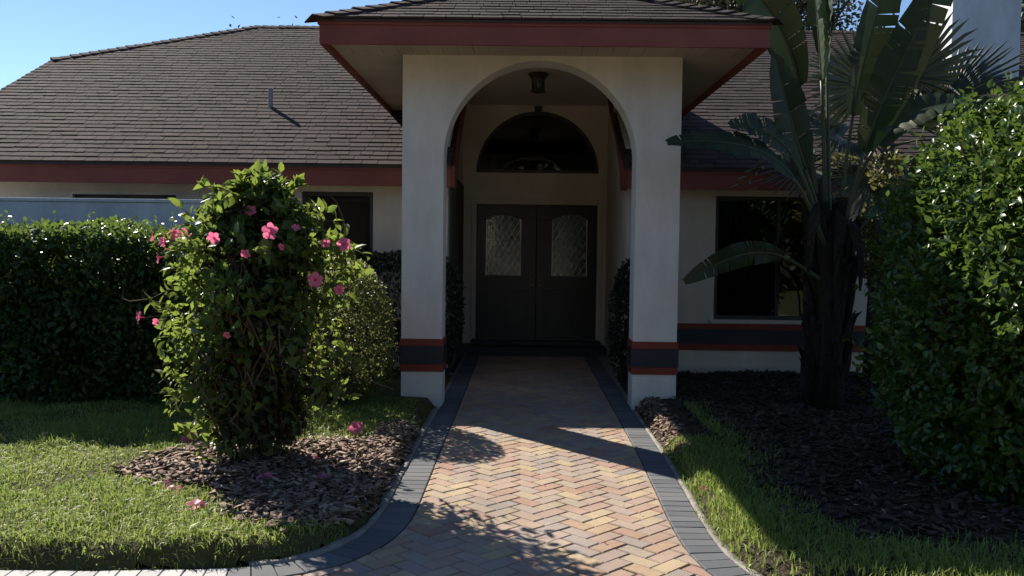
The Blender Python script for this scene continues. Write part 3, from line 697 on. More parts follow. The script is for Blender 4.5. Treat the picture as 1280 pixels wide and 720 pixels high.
SL = 0.512; cs = 1 / math.hypot(1, SL); E0 = 10.58; EZ = 2.54
def up_len(dy): return dy / cs
hs = up_len(16.5 - E0); VM = (0, 1, SL)
NM = Vector((0, -SL, 1)).normalized()
mb = MB()
# left front slope, with the clipped (hipped) gable end on the left
shingles(mb, (-7.68, E0, EZ), (1, 0, 0), VM, [(0, 0), (6.80, 0), (6.80, up_len(13.2 - E0)), (12, hs - .001), (2.73, hs), (0.2, up_len(14.46 - E0)), (0, up_len(14.3 - E0))] if False else [(0, 0), (6.82, 0), (6.82, hs), (2.73, hs), (0.02, up_len(14.46 - E0))], seed=3)
shingles(mb, (1.20, E0, EZ), (1, 0, 0), VM, [(0, 0), (10.95, 0), (10.95, hs), (0, hs)], seed=5)
shingles(mb, (-.86, E0, EZ), (1, 0, 0), VM, [(0, up_len(13.25 - E0)), (2.06, up_len(13.25 - E0)), (2.06, hs), (0, hs)], seed=6)
RZ = EZ + SL * (16.5 - E0)
hipcaps(mb, (-7.66, 14.46, EZ + SL * (14.46 - E0)), (-4.95, 16.5, RZ), NM, Vector((-.45, .35, 1)), 2)
hipcaps(mb, (-4.95, 16.5, RZ), (12.1, 16.5, RZ), NM, (0, SL, 1), 4)
roof = H(mb, 'roof', 'shingle')
# decking below the shingles, and the unseen rear slopes
mb = MB()
def slab(pts, t=.03): 
    n = len(pts); mb.add(list(pts) + [(p[0], p[1], p[2] - t) for p in pts], [tuple(range(n)), tuple(range(2 * n - 1, n - 1, -1))] + [(n + i, n + (i + 1) % n, (i + 1) % n, i) for i in range(n)])
def zr(y): return EZ - .008 + SL * (y - E0)
slab([(-7.66, E0, zr(E0)), (-.86, E0, zr(E0)), (-.86, 16.5, zr(16.5)), (-4.95, 16.5, zr(16.5)), (-7.66, 14.46, zr(14.46))])
slab([(1.20, E0, zr(E0)), (12.1, E0, zr(E0)), (12.1, 16.5, zr(16.5)), (1.20, 16.5, zr(16.5))])
slab([(-.858, 13.25, zr(13.25)), (1.198, 13.25, zr(13.25)), (1.198, 16.5, zr(16.5)), (-.858, 16.5, zr(16.5))])
slab([(12.1, 16.502, zr(16.5)), (12.1, 22.4, zr(10.6)), (-7.66, 22.4, zr(10.6)), (-7.66, 18.54, zr(14.46)), (-4.95, 16.502, zr(16.5))])
slab([(-4.96, 16.5, zr(16.5)), (-7.67, 18.54, zr(14.46)), (-7.67, 14.46, zr(14.46))])
H(mb, 'roof_deck', 'shingle', roof)
# porch hip roof
PS = .45; hw = (EX1 - EX0) / 2 + .022; cxp = (EX0 + EX1) / 2; py = EY - .04; PZ = 3.594; AZ = PZ + PS * hw; ca = 1 / math.hypot(1, PS)
mb = MB()
shingles(mb, (cxp - hw, py, PZ), (1, 0, 0), (0, 1, PS), [(0, 0), (2 * hw, 0), (hw, hw / ca)], seed=11)
yv = E0 + (PZ - EZ) / SL; yr = E0 + (AZ - EZ) / SL
shingles(mb, (cxp - hw, yv, PZ), (0, -1, 0), (1, 0, PS), [(0, 0), (yv - py, 0), (yv - py - hw, hw / ca), (-(yr - yv), hw / ca)], seed=12)
shingles(mb, (cxp + hw, py, PZ), (0, 1, 0), (-1, 0, PS), [(0, 0), (yv - py, 0), (yr - py, hw / ca), (hw, hw / ca)], seed=13)
nF, nL, nR = (0, -PS, 1), (-PS, 0, 1), (PS, 0, 1); apex = (cxp, py + hw, AZ)
hipcaps(mb, (cxp - hw, py, PZ), apex, nF, nL, 21); hipcaps(mb, (cxp + hw, py, PZ), apex, nF, nR, 22); hipcaps(mb, apex, (cxp, yr, AZ), nL, nR, 23)
pr_o = H(mb, 'porch_roof', 'shingle')
mb = MB(); dz = .010
slab([(cxp - hw + .01, py + .01, PZ - dz), (cxp + hw - .01, py + .01, PZ - dz), (cxp, py + hw, AZ - dz)], .02)
slab([(cxp - hw + .01, yv, PZ - dz), (cxp - hw + .01, py + .01, PZ - dz), (cxp - .001, py + hw, AZ - dz), (cxp - .001, yr, AZ - dz)], .02)
slab([(cxp + hw - .01, py + .01, PZ - dz), (cxp + hw - .01, yv, PZ - dz), (cxp + .001, yr, AZ - dz), (cxp + .001, py + hw, AZ - dz)], .02)
H(mb, 'roof_deck', 'shingle', pr_o)
# vent pipe and chimney
vx, vy = -3.53, 12.4; vz_ = EZ + SL * (vy - E0)
mb = MB().lathe((vx, vy, vz_ - .1), [(.034, 0), (.034, .36), (.026, .36), (.026, .3)], 16)
H(mb, 'vent_pipe', 'flashing', roof)
H(MB().box(6.62, 7.68, 14.0, 14.95, 3.9, 7.4), 'chimney', 'stucco_blue', roof, bevel=.01)

# --- lantern on the porch ceiling
lan = empty('porch_lantern', (.17, 11.0, 3.72), 'dark metal lantern fixed under the porch ceiling', 'lantern')
LX, LY = .17, 11.0
MB().lathe((LX, LY, 3.72), [(.05, 0), (.125, -.012), (.13, -.02), (.10, -.055), (.085, -.075), (.08, -.075)], 8).build('cap', M['dark_metal'], lan)
mb = MB()
for k in range(8):
    a = math.pi / 8 + k * math.pi / 4; mb.tube([(LX + .08 * math.cos(a), LY + .08 * math.sin(a), 3.645), (LX + .08 * math.cos(a), LY + .08 * math.sin(a), 3.50)], .006, 6)
mb.lathe((LX, LY, 3.50), [(.088, 0), (.088, -.018), (.06, -.022), (.05, -.01)], 8).build('frame', M['dark_metal'], lan)
MB().lathe((LX, LY, 3.503), [(.072, 0), (.072, .14)], 8).build('glass', M['glass'], lan)
MB().tube([(LX, LY, 3.65), (LX, LY, 3.60), (LX, LY, 3.57), (LX, LY, 3.55)], [.012, .014, .022, .008], 10).build('bulb', M['stucco_white'], lan, smooth=True)

# --- garden wall in front of the left wing
gw = MB().box(-9.5, -3.25, 9.9, 10.06, -.06, 2.03).box(-9.5, -3.235, 9.885, 10.075, 2.031, 2.07).build('garden_wall', M['stucco_blue'], None, bevel=.006, loc=(-6, 9.98, 0))
tag(gw, 'pale grey garden wall rising behind the clipped hedge', 'wall')

# ================================================================== PLANTS
def stems(mb, base, tips, r0, r1, bend=.12, n=5, seg=6):
    for t in tips:
        b = Vector(base) + Vector((rnd.uniform(-.05, .05), rnd.uniform(-.05, .05), 0)); t = Vector(t); pts = []
        off = Vector((rnd.uniform(-1, 1), rnd.uniform(-1, 1), rnd.uniform(-.3, .6))) * bend
        for k in range(n + 1):
            s = k / n; pts.append(b.lerp(t, s) + off * math.sin(math.pi * s) + Vector((rnd.uniform(-1, 1), rnd.uniform(-1, 1), 0)) * bend * .12)
        mb.tube(pts, [r0 + (r1 - r0) * k / n for k in range(n + 1)], seg)
# left clipped hedge
def box_points(n, x0, x1, y0, y1, z0, z1, depth=.16, seed=1):
    """points near the skin of a clipped, softly rounded hedge"""
    X = rng.uniform(x0, x1, n); f = rng.random(n)
    top = f < .42
    Y = np.where(top, rng.uniform(y0, y1, n), np.where(rng.random(n) < .8, y0, y1)); Z = np.where(top, z1, rng.uniform(z0, z1, n))
    N = np.where(top[:, None], np.array([0, 0, 1.0]), np.stack([np.zeros(n), np.where(Y < (y0 + y1) / 2, -1.0, 1.0), np.zeros(n)], 1))
    # round the shoulder
    yc, hwid = (y0 + y1) / 2, (y1 - y0) / 2; u = (Y - yc) / hwid
    Z = Z - np.where(top, .16 * np.abs(u) ** 4, 0); t = np.clip((Z - (z1 - .25)) / .25, 0, 1); Y = Y - np.where(top, 0, np.sign(u) * .10 * t * t)
    b = .05 * np.sin(2.7 * X + seed) + .04 * np.sin(5.9 * X + 3 * Z + 2 * seed) + .03 * np.sin(9 * X - 6 * Z + 4 * Y)
    P = np.stack([X, Y, Z], 1) + N * (b - depth * rng.random(n) ** 1.6)[:, None]
    return P, nrm(N + np.stack([np.zeros(n), np.where(top, u * .5, 0), np.where(top, 0, t * .6)], 1))
hd = empty('clipped_hedge', (-5, 9.0, 0), 'long dark clipped hedge with glossy lit top below the grey wall', 'hedge')
P, N = box_points(26000, -7.2, -3.2, 8.12, 9.5, .05, 1.70, .2, 1)
vf = [scatter_leaves(P, N, .062, .034, .5, .5, .8, .8)]
k = 9000; Pi = np.stack([rng.uniform(-7.2, -3.3, k), rng.uniform(8.35, 9.3, k), rng.uniform(.1, 1.48, k)], 1)
vf.append(scatter_leaves(Pi, rand_unit(k), .15, .085, .5, .3, 1, .6))
for i in range(190):                                                        # uncut shoots on top
    x, y = rnd.uniform(-7, -3.4), rnd.uniform(8.6, 9.4); k = rnd.randint(7, 14); hh = rnd.uniform(.06, .2) * (1.2 if rnd.random() < .3 else .7)
    Pp = np.array([x, y, 1.64]) + np.c_[rng.normal(0, .018, k), rng.normal(0, .018, k), np.linspace(0, hh, k)]
    vf.append(scatter_leaves(Pp, np.tile([0, 0, 1.0], (k, 1)), .05, .025, .4, .4, .8, .3))
V, F = cat(*vf); np_mesh('foliage', V, F, M['hedge_leaf'], hd)
mb = MB()
for i in range(34): x = -7 + i * .112 + rnd.uniform(-.05, .05); stems(mb, (x, 8.9 + rnd.uniform(-.2, .2), -.05), [(x + rnd.uniform(-.2, .2), 8.9 + rnd.uniform(-.4, .4), 1.45)], .018, .006)
mb.build('stem', M['bark'], hd)
hb = empty('window_hedge', (-2.4, 10.3, 0), 'dull dark hedge under the narrow window beside the porch', 'hedge')
P, N = box_points(9000, -3.4, -1.25, 9.9, 10.7, .05, 1.5, .18, 4)
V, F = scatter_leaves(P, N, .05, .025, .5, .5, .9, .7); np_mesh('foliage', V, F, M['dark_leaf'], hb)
mb = MB()
for i in range(14): x = -3.3 + i * .15; stems(mb, (x, 10.3, -.05), [(x + rnd.uniform(-.1, .1), 10.3 + rnd.uniform(-.2, .2), 1.3)], .014, .005)
mb.build('stem', M['bark'], hb)
# general shrub
def shrub(name, base, c, rad, n, L, W, m, label, seed, amp=.2, inner=.5, ns=14, tilt=None, zmin=.06, group=None, lk=14, sq=1.0, **kw):
    o = empty(name, base, label, 'shrub', group)
    P, N = shrub_points(n, c, rad, seed, amp, inner, lk, zmin, sq)
    V, F = scatter_leaves(P, N, L, W, **kw); np_mesh('foliage', V, F, M[m], o)
    mb = MB(); tips = []
    for i in range(ns):
        d = Vector((rnd.gauss(0, 1), rnd.gauss(0, 1), abs(rnd.gauss(.4, .8)))).normalized()
        tips.append((c[0] + d.x * rad[0] * .8, c[1] + d.y * rad[1] * .8, c[2] + d.z * rad[2] * .8))
    stems(mb, (base[0], base[1], -.05), tips, .02, .005); mb.build('stem', M['bark'], o)
    return o
shrub('rounded_shrub', (-1.68, 8.2, 0), (-1.68, 8.25, .78), (.50, .5, .68), 13000, .036, .018, 'box_leaf', 'small leaved yellow green shrub between flowering vine and left porch column', 31, .16, .45, lk=24, sq=.85, rough=.9)
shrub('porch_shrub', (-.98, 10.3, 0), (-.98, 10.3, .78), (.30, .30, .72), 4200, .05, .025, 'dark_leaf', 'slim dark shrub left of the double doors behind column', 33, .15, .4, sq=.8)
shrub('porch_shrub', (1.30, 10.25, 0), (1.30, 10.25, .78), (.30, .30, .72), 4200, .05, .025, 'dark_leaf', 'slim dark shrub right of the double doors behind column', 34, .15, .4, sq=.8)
# big glossy bush at the right
gb = empty('glossy_bush', (3.6, 5.9, 0), 'large rounded bush with glossy leaves at the right edge', 'shrub')
P, N = shrub_points(40000, (3.62, 5.9, 1.27), (1.06, .95, 1.56), 41, .17, .72, 34, .06, .9)
k = np.sin(7 * P[:, 0] + 4 * P[:, 2]) * np.sin(6 * P[:, 1] - 8 * P[:, 2] + 1) + .7 * np.sin(13 * P[:, 0] - 11 * P[:, 2]) > -.7 - .6 * rng.random(len(P)); P, N = P[k], N[k]
vf = [scatter_leaves(P, N, .055, .029, .75, .3, .8, .5, .3, .25, .4)]
k = 8000; Pi, Ni = shrub_points(k, (3.62, 5.9, 1.2), (.88, .78, 1.3), 41, .16, .1, 34, .1, .9)
vf.append(scatter_leaves(Pi, Ni, .14, .08, .5, .3, 1, .6))
nshoot = 420
D = rand_unit(nshoot); D = D[D[:, 2] > -.5]
for d in D:
    dq = np.sign(d) * np.abs(d) ** .9; k = 9; c = np.array([3.62, 5.9, 1.27]) + dq * np.array([1.06, .95, 1.56]) * lumps(d[None], 41, 34, .17)[0]
    ax = nrm(d + np.array([0, 0, .5])); hh = rnd.uniform(.04, .20)
    vf.append(scatter_leaves(c + ax * np.linspace(-.03, hh, k)[:, None] + rng.normal(0, .012, (k, 3)), np.tile(ax, (k, 1)), .056, .029, .6, .2, .9, .3))
V, F = cat(*vf); np_mesh('foliage', V, F, M['bush_leaf'], gb)
mb = MB(); tips = []
for i in range(90):
    d = Vector((rnd.gauss(0, 1), rnd.gauss(0, 1), rnd.gauss(.3, .7))).normalized(); tips.append((3.62 + d.x * 1.06, 5.9 + d.y * .95, max(.3, 1.25 + d.z * 1.45)))
stems(mb, (3.6, 5.9, -.05), tips, .03, .006); mb.build('stem', M['bark'], gb)

# --- flowering vine on its post
vine = empty('flowering_vine', (-1.81, 6.1, 0), 'tall pink flowering vine on a post in the mulch bed', 'vine')
VC = np.array([-1.83, 6.1])
def vine_r(z, a):
    """outline radius of the vine at height z, angle a"""
    base = np.interp(z, [.1, .35, .7, 1.1, 1.5, 1.75, 1.95, 2.06], [.26, .42, .50, .52, .50, .36, .17, .04])
    return base * (1 + .17 * np.sin(3 * a + 5 * z) + .14 * np.sin(5 * a - 8 * z + 1) + .12 * np.sin(9 * a + 13 * z))
n = 8500
Z = .12 + 1.93 * rng.random(n) ** .8; A_ = rng.uniform(0, 2 * np.pi, n)
rr = vine_r(Z, A_) * (.25 + .75 * rng.random(n) ** .5)
k = (rng.random(n) < np.interp(Z, [.1, .5, .9, 2.1], [.35, .6, .95, 1])) & ~((np.cos(A_) > .1) & (Z < 1.15) & (rng.random(n) < .55))
k &= (np.sin(4 * A_ + 7 * Z) * np.sin(11 * Z - 3 * A_ + 1) > -.3) | (rng.random(n) < .15)
Z, A_, rr = Z[k], A_[k], rr[k]
P = np.stack([VC[0] + rr * np.cos(A_) * 1.08, VC[1] + rr * np.sin(A_) * .9, Z], 1)
N = nrm(np.stack([np.cos(A_), np.sin(A_), np.interp(Z, [.1, 1.5, 2.1], [0, .3, 1.5])], 1))
vf = [scatter_leaves(P, N, .064, .034, .7, -.05, .75, .5, .3, .35, .42)]
k = 6500; Zi = .25 + 1.6 * rng.random(k); Ai = rng.uniform(0, 2 * np.pi, k); ri = vine_r(Zi, Ai) * .68 * rng.random(k) ** .5   # inner leaves, coloured darker for the shade inside
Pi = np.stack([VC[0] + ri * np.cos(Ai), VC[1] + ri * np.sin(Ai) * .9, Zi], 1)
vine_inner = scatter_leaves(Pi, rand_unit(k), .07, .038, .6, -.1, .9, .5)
def sprays(root, tip, k, L=.085, W=.042):
    root, tip = np.array(root), np.array(tip); t = np.linspace(.25, 1, k)[:, None]
    Pp = root + (tip - root) * t + rng.normal(0, .012, (k, 3)); return scatter_leaves(Pp, np.tile(nrm(tip - root), (k, 1)), L, W, .5, .3, .9, .3)
shoots = [((-1.7, 6.1, 1.9), (-1.73, 6.05, 2.08)), ((-1.65, 6.05, 1.8), (-1.62, 6.0, 2.06)), ((-2.1, 6.1, 1.6), (-2.32, 6.0, 1.83)), ((-1.95, 6.1, 1.7), (-2.1, 6.0, 1.95)), ((-1.5, 6.0, 1.6), (-1.32, 5.95, 1.82)),
          ((-1.3, 6.0, 1.5), (-1.18, 5.95, 1.68)), ((-2.2, 6.1, 1.3), (-2.42, 6.0, 1.42)), ((-2.3, 6.0, 1.1), (-2.5, 5.95, 1.2)), ((-2.25, 6.0, .8), (-2.46, 5.95, .86)), ((-2.2, 6.0, .6), (-2.36, 5.95, .55)),
          ((-1.35, 6.0, .7), (-1.14, 5.95, .55)), ((-1.3, 6.0, .9), (-1.1, 5.95, .75)), ((-2.25, 6.0, 1.5), (-2.42, 5.9, 1.66)), ((-1.85, 6.0, 1.9), (-1.92, 5.95, 2.02)), ((-2.2, 6.0, .4), (-2.3, 5.95, .3))]
for i in range(46):                                                       # loose shoots standing off the outline
    a = rnd.uniform(0, 6.28); z = rnd.uniform(.5, 2.0) if i % 3 else rnd.uniform(1.5, 2.02); q = float(vine_r(np.array(z), np.array(a))) * .8; e = q + rnd.uniform(.12, .30)
    shoots.append(((VC[0] + q * math.cos(a), VC[1] + q * .9 * math.sin(a), z), (VC[0] + e * math.cos(a), VC[1] + e * .9 * math.sin(a), z + rnd.uniform(-.04, .14))))
for a, b in shoots: vf.append(sprays(a, b, 11))
V, F = cat(*vf); np_mesh('foliage', V, F, M['vine_leaf'], vine)
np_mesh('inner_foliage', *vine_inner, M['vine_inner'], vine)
MB().tube([(-1.81, 6.12, -.05), (-1.80, 6.12, .6), (-1.79, 6.12, 1.3), (-1.79, 6.12, 1.8)], [.045, .042, .04, .036], 10).build('post', M['bark'], vine, smooth=True)
mb = MB()
for i in range(55):
    a0, a1 = rnd.uniform(0, 6.28), 0; a1 = a0 + rnd.uniform(-1.8, 1.8); pts = []
    zt = rnd.uniform(.7, 1.9); r0_ = rnd.uniform(.04, .2); 
    for j in range(8):
        s = j / 7; z = zt * s; a = a0 + (a1 - a0) * s; r = r0_ + (float(vine_r(np.array(max(z, .1)), np.array(a))) * .85 - r0_) * s ** .7
        pts.append((VC[0] + r * math.cos(a) + rnd.uniform(-.015, .015), VC[1] + r * math.sin(a) * .9, z))
    mb.tube(pts, [.0065 - .0045 * j / 7 for j in range(8)], 5)
for i in range(260):                                                       # fine bare twigs low down
    a = rnd.uniform(0, 6.28); z = rnd.uniform(.12, .9); r = float(vine_r(np.array(z), np.array(a))) * rnd.uniform(.5, 1.05); p = Vector((VC[0] + r * math.cos(a), VC[1] + r * math.sin(a) * .9, z))
    q = p + Vector((rnd.gauss(0, .09), rnd.gauss(0, .09), rnd.gauss(.06, .11))); mb.tube([p, p.lerp(q, .5) + Vector((rnd.gauss(0, .015), 0, rnd.gauss(0, .015))), q], [.0028, .0022, .001], 4)
for a, b in shoots: mb.tube([a, tuple((u + v) / 2 + .015 for u, v in zip(a, b)), b], [.004, .003, .002], 5)
tend = [[(-2.2, 6.05, 1.28), (-2.4, 6.0, 1.27), (-2.52, 5.98, 1.21), (-2.66, 5.97, 1.19), (-2.71, 5.97, 1.21), (-2.70, 5.97, 1.27)], [(-1.72, 6.05, 2.0), (-1.71, 6.02, 2.08), (-1.73, 6.0, 2.13), (-1.77, 6.0, 2.135), (-1.78, 6.0, 2.11)],
        [(-1.25, 5.98, 1.6), (-1.20, 5.96, 1.75), (-1.25, 5.95, 1.88), (-1.32, 5.95, 1.94)], [(-1.3, 5.98, .9), (-1.15, 5.96, .78), (-.98, 5.95, .66), (-.86, 5.94, .62)], [(-2.0, 6.0, 1.85), (-1.93, 5.97, 2.0), (-1.82, 5.96, 2.05), (-1.72, 5.96, 2.0)]]
for t in tend: mb.tube(t, [.0035] * (len(t) - 1) + [.0015], 5)
mb.build('stem', M['twig'], vine)
def flower_mesh(c, face, size, seed, parent=None, name='flower', fade=1.0, loc=None):
    """trumpet flower with five rounded petals facing `face`"""
    r = random.Random(seed); c = Vector(c); f = Vector(face).normalized(); u = f.orthogonal().normalized(); w = f.cross(u); rot = r.uniform(0, 6)
    mb = MB(); R_ = size / 2; nseg = 10
    prof = [(-.95, .06), (-.6, .09), (-.3, .18), (-.05, .26)]
    vs = []; 
    for z, rad in prof: vs += [c + f * z * R_ + (u * math.cos(2 * math.pi * k / nseg) + w * math.sin(2 * math.pi * k / nseg)) * rad * R_ for k in range(nseg)]
    mb.add(vs, [(i * nseg + k, i * nseg + (k + 1) % nseg, (i + 1) * nseg + (k + 1) % nseg, (i + 1) * nseg + k) for i in range(len(prof) - 1) for k in range(nseg)])
    for p in range(5):
        a = rot + p * 2 * math.pi / 5 + r.uniform(-.1, .1); back = r.uniform(-.15, .25) * fade; tw = r.uniform(-.12, .12)
        rad_ = u * math.cos(a) + w * math.sin(a); tan = -u * math.sin(a) + w * math.cos(a); grid = []
        for i, (t, hwid) in enumerate(((.2, .17), (.45, .34), (.72, .42), (.92, .33), (1.04, .12))):
            for j in (-1, -.5, 0, .5, 1):
                skew = .12 * t
                grid.append(c + rad_ * R_ * (t - .07 * abs(j) * t) + tan * R_ * (hwid * j + skew) + f * R_ * (-.1 + .18 * t - back * t * t + tw * j + .07 * abs(j)))
        mb.add(grid, [(i * 5 + j, i * 5 + j + 1, i * 5 + 6 + j, i * 5 + 5 + j) for i in range(4) for j in range(4)])
    return mb.build(name, M['petal'], parent, smooth=True, loc=loc)
FL = [(-2.500, 5.97, 1.632, (-1, -.3, .1), .085), (-2.42, 5.95, 1.60, (-.5, -1, .3), .09), (-2.345, 5.9, 1.665, (-.6, -.5, .8), .08), (-2.30, 5.88, 1.64, (.1, -1, .1), .105), (-2.235, 5.87, 1.655, (.5, -.9, .2), .10),
      (-2.385, 5.93, 1.54, (-.4, -.6, -.4), .06), (-2.45, 5.94, 1.49, (-1, -.5, -.2), .09), (-2.60, 5.97, 1.085, (-.8, -.7, .1), .10), (-2.45, 5.9, 1.06, (-.3, -1, -.2), .065), (-1.93, 5.52, 1.625, (.1, -1, -.35), .095),
      (-1.80, 5.86, 1.81, (.2, -1, .3), .09), (-1.57, 5.5, 1.67, (.1, -1, .05), .125), (-1.46, 5.7, 1.70, (.3, -.6, .5), .065), (-1.51, 5.55, 1.575, (-.5, -.8, -.3), .06), (-1.30, 5.85, 1.6, (.3, -1, 0), .075), (-1.19, 5.9, 1.595, (.35, -1, .1), .115),
      (-1.33, 5.68, 1.365, (0, -1, .05), .12), (-1.19, 5.75, 1.30, (.5, -.8, -.2), .085), (-1.72, 5.5, 1.53, (-.2, -.9, -.5), .08), (-1.84, 5.5, 1.02, (.1, -.9, -.4), .06)]
for i, (x, y, z, fc, s) in enumerate(FL):
    fo = flower_mesh((x, y, z), fc, s * .86, 100 + i, vine); mb = MB()
    p = Vector((x, y, z)) - Vector(fc).normalized() * s * .45; c = Vector((VC[0], VC[1], z + .05)); q = p.lerp(c, .35) - Vector((0, 0, .03)); mb.tube([p, p.lerp(q, .5) + Vector((0, 0, .02)), q], [.003, .0028, .003], 5)
    mb.build('stalk', M['banana_stem'], fo)
# fallen flowers
FALL = [(-2.46, 6.52, .13, (.2, -1, .3), .13, 'large fallen pink flower at the grass edge left of mulch'), (-2.14, 5.27, .11, (-.2, -.5, 1), .10, 'crumpled pink flower on grass just below the mulch edge'), (-2.04, 5.21, .11, (.5, -.3, 1), .075, 'small crumpled pink flower touching another on the grass'),
        (-1.84, 4.93, .11, (.1, -.4, 1), .12, 'flat pink flower on grass nearest the grey pavers'), (-2.37, 5.72, .10, (-.4, -.3, 1), .085, 'pale pink flower lying on sunlit mulch chips'), (-1.62, 5.55, .11, (.2, -.6, .8), .11, 'dim pink flower in shade beside the vine post'),
        (-1.27, 5.6, .09, (-.1, -.7, .7), .10, 'dim pink flower in shade on mulch near the path'), (-1.42, 6.08, .10, (.3, -.4, 1), .07, 'small pink flower on mulch right of the vine post'), (-1.30, 6.95, .14, (0, -.9, .5), .12, 'pink flower in shaded grass behind the mulch bed'), (1.19, 5.62, .06, (-.3, -.5, 1), .06, 'small reddish flower by the right path border')]
for i, (x, y, z, fc, s, lb) in enumerate(FALL):
    tag(flower_mesh((x, y, z), fc, s, 200 + i, None, 'fallen_flower', 1.6, loc=(x, y, z - .03)), lb, 'flower', 'fallen pink flowers')

# --- white bird of paradise
bird = empty('bird_of_paradise', (2.98, 8.6, 0), 'tall bird of paradise with broad split leaves right of the porch', 'plant')
mb = MB()
for i in range(9):
    a = rnd.uniform(0, 6.28); x, y = 2.98 + .16 * math.cos(a) * rnd.uniform(.3, 1.2), 8.6 + .14 * math.sin(a); lean = rnd.uniform(-.12, .12)
    pts = [(x, y, -.05), (x + lean * .3, y, .7), (x + lean * .7, y, 1.3), (x + lean, y + rnd.uniform(-.05, .05), rnd.uniform(1.7, 2.15))]
    mb.tube(pts, [.085, .075, .07, .05], 9)
for i in range(120):                                                       # old leaf sheaths
    a = rnd.uniform(0, 6.28); z = rnd.uniform(.2, 1.9); x, y = 2.98 + .19 * math.cos(a), 8.6 + .16 * math.sin(a); o_ = rnd.uniform(.3, 1.3); hz = rnd.uniform(.15, .4)
    mb.tube([(x - .03 * math.cos(a), y - .03 * math.sin(a), z - .15), (x, y, z), (x + .05 * o_ * math.cos(a), y + .05 * o_ * math.sin(a), z + hz * .6), (x + .11 * o_ * math.cos(a), y + .1 * o_ * math.sin(a), z + hz * rnd.uniform(.5, 1))], [.03, .038, .026, .003], 6)
mb.build('trunk', M['bird_bark'], bird, smooth=True)
def bez(p, t):
    a, b, c, d = p; s = 1 - t; return a * s ** 3 + b * 3 * s * s * t + c * 3 * s * t * t + d * t ** 3
def big_leaf(base, ctrl, tip, width, t0, seed, roll=0.0, fold=.35, splits=7):
    """stalk from base, blade from parameter t0 to the tip, split into ribbons along its side veins"""
    r = random.Random(seed); base, ctrl, tip = Vector(base), Vector(ctrl), Vector(tip)
    p = (base, base.lerp(ctrl, .66), ctrl, tip); N = 28
    c = [bez(p, i / 60) for i in range(61)]
    st = MB(); st.tube([bez(p, t0 * i / 8) for i in range(9)], [.024 - .010 * i / 8 for i in range(9)], 8)
    st.tube([bez(p, t0 + (1 - t0) * i / 14) for i in range(15)], [.013 - .011 * i / 14 for i in range(15)], 6)
    bl = MB()
    cuts = {-1: sorted(r.sample(range(3, N - 1), splits)), 1: sorted(r.sample(range(3, N - 1), splits))}
    for sd in (-1, 1):
        start = 0
        for end in cuts[sd] + [N]:
            droop = r.uniform(-.1, .22); vs = []; gap = .10 if end < N else 0
            rows = list(range(start, end + 1))
            for i in rows:
                s = i / N; t = t0 + (1 - t0) * s; q = bez(p, t); d = (bez(p, min(1, t + .01)) - bez(p, max(0, t - .01))).normalized()
                s0 = d.cross(Vector((0, -1, .35))).normalized()
                s0 = Matrix.Rotation(roll, 3, d) @ s0; up = s0.cross(d)
                wd = width * (math.sin(math.pi * min(1, (s * .93 + .05))) ** .55) * .5
                if i == rows[-1] and end < N: d_in = -gap / N
                else: d_in = 0
                for j in range(5):
                    f = j / 4; tt = max(t0, t + d_in * f * 1.6)
                    q2 = bez(p, tt)
                    vs.append(q2 + s0 * sd * wd * f + d * wd * f * .28 + up * (wd * f * fold - droop * wd * f * f * 1.2) + up * .006 * math.sin(i * 2.2) * f)
            bl.add(vs, [((i * 5 + j), (i * 5 + j + 1), (i * 5 + 6 + j), (i * 5 + 5 + j)) for i in range(len(rows) - 1) for j in range(4)])
            start = end
    o = bl.build('leaf', M['banana_leaf'], bird, smooth=True); st.build('stalk', M['banana_stem'], o, smooth=True)
B0 = (2.98, 8.6, 1.7)
LEAVES = [  # base, control, tip, width, blade start, roll, fold
    ((2.90, 8.6, 1.6), (2.55, 8.5, 3.9), (1.75, 8.2, 4.15), .42, .42, -.5, .5, 5),
    ((2.92, 8.6, 1.7), (2.80, 8.45, 3.4), (2.62, 8.3, 4.2), .30, .55, .9, .55, 5),
    ((2.98, 8.65, 1.7), (2.88, 8.6, 3.6), (2.80, 8.5, 4.5), .30, .55, -1.1, .6, 4),
    ((3.02, 8.55, 1.7), (3.08, 8.4, 3.2), (3.38, 8.2, 4.4), .40, .45, .35, .25, 7),
    ((3.05, 8.5, 1.7), (3.16, 8.2, 2.9), (3.82, 8.0, 4.2), .44, .38, .25, .2, 8),
    ((3.05, 8.6, 1.75), (3.35, 8.4, 2.95), (4.05, 8.1, 2.95), .34, .45, -.5, .3, 5),
    ((2.92, 8.5, 1.7), (2.55, 8.4, 2.6), (2.28, 8.2, 3.35), .36, .42, .1, .3, 4),
    ((2.88, 8.5, 1.7), (2.45, 8.3, 2.75), (1.85, 8.05, 2.70), .30, .5, .3, .2, 9),
    ((2.88, 8.45, 1.6), (2.35, 8.1, 2.65), (1.26, 7.85, 2.52), .34, .40, .5, .1, 8),
    ((2.85, 8.45, 1.3), (2.2, 8.3, 1.72), (1.52, 8.3, 1.28), .24, .35, -.35, .15, 10),
    ((3.05, 8.65, 1.5), (3.6, 8.6, 2.3), (3.95, 8.5, 1.85), .4, .4, .2, .2, 8),
]
mb = MB()
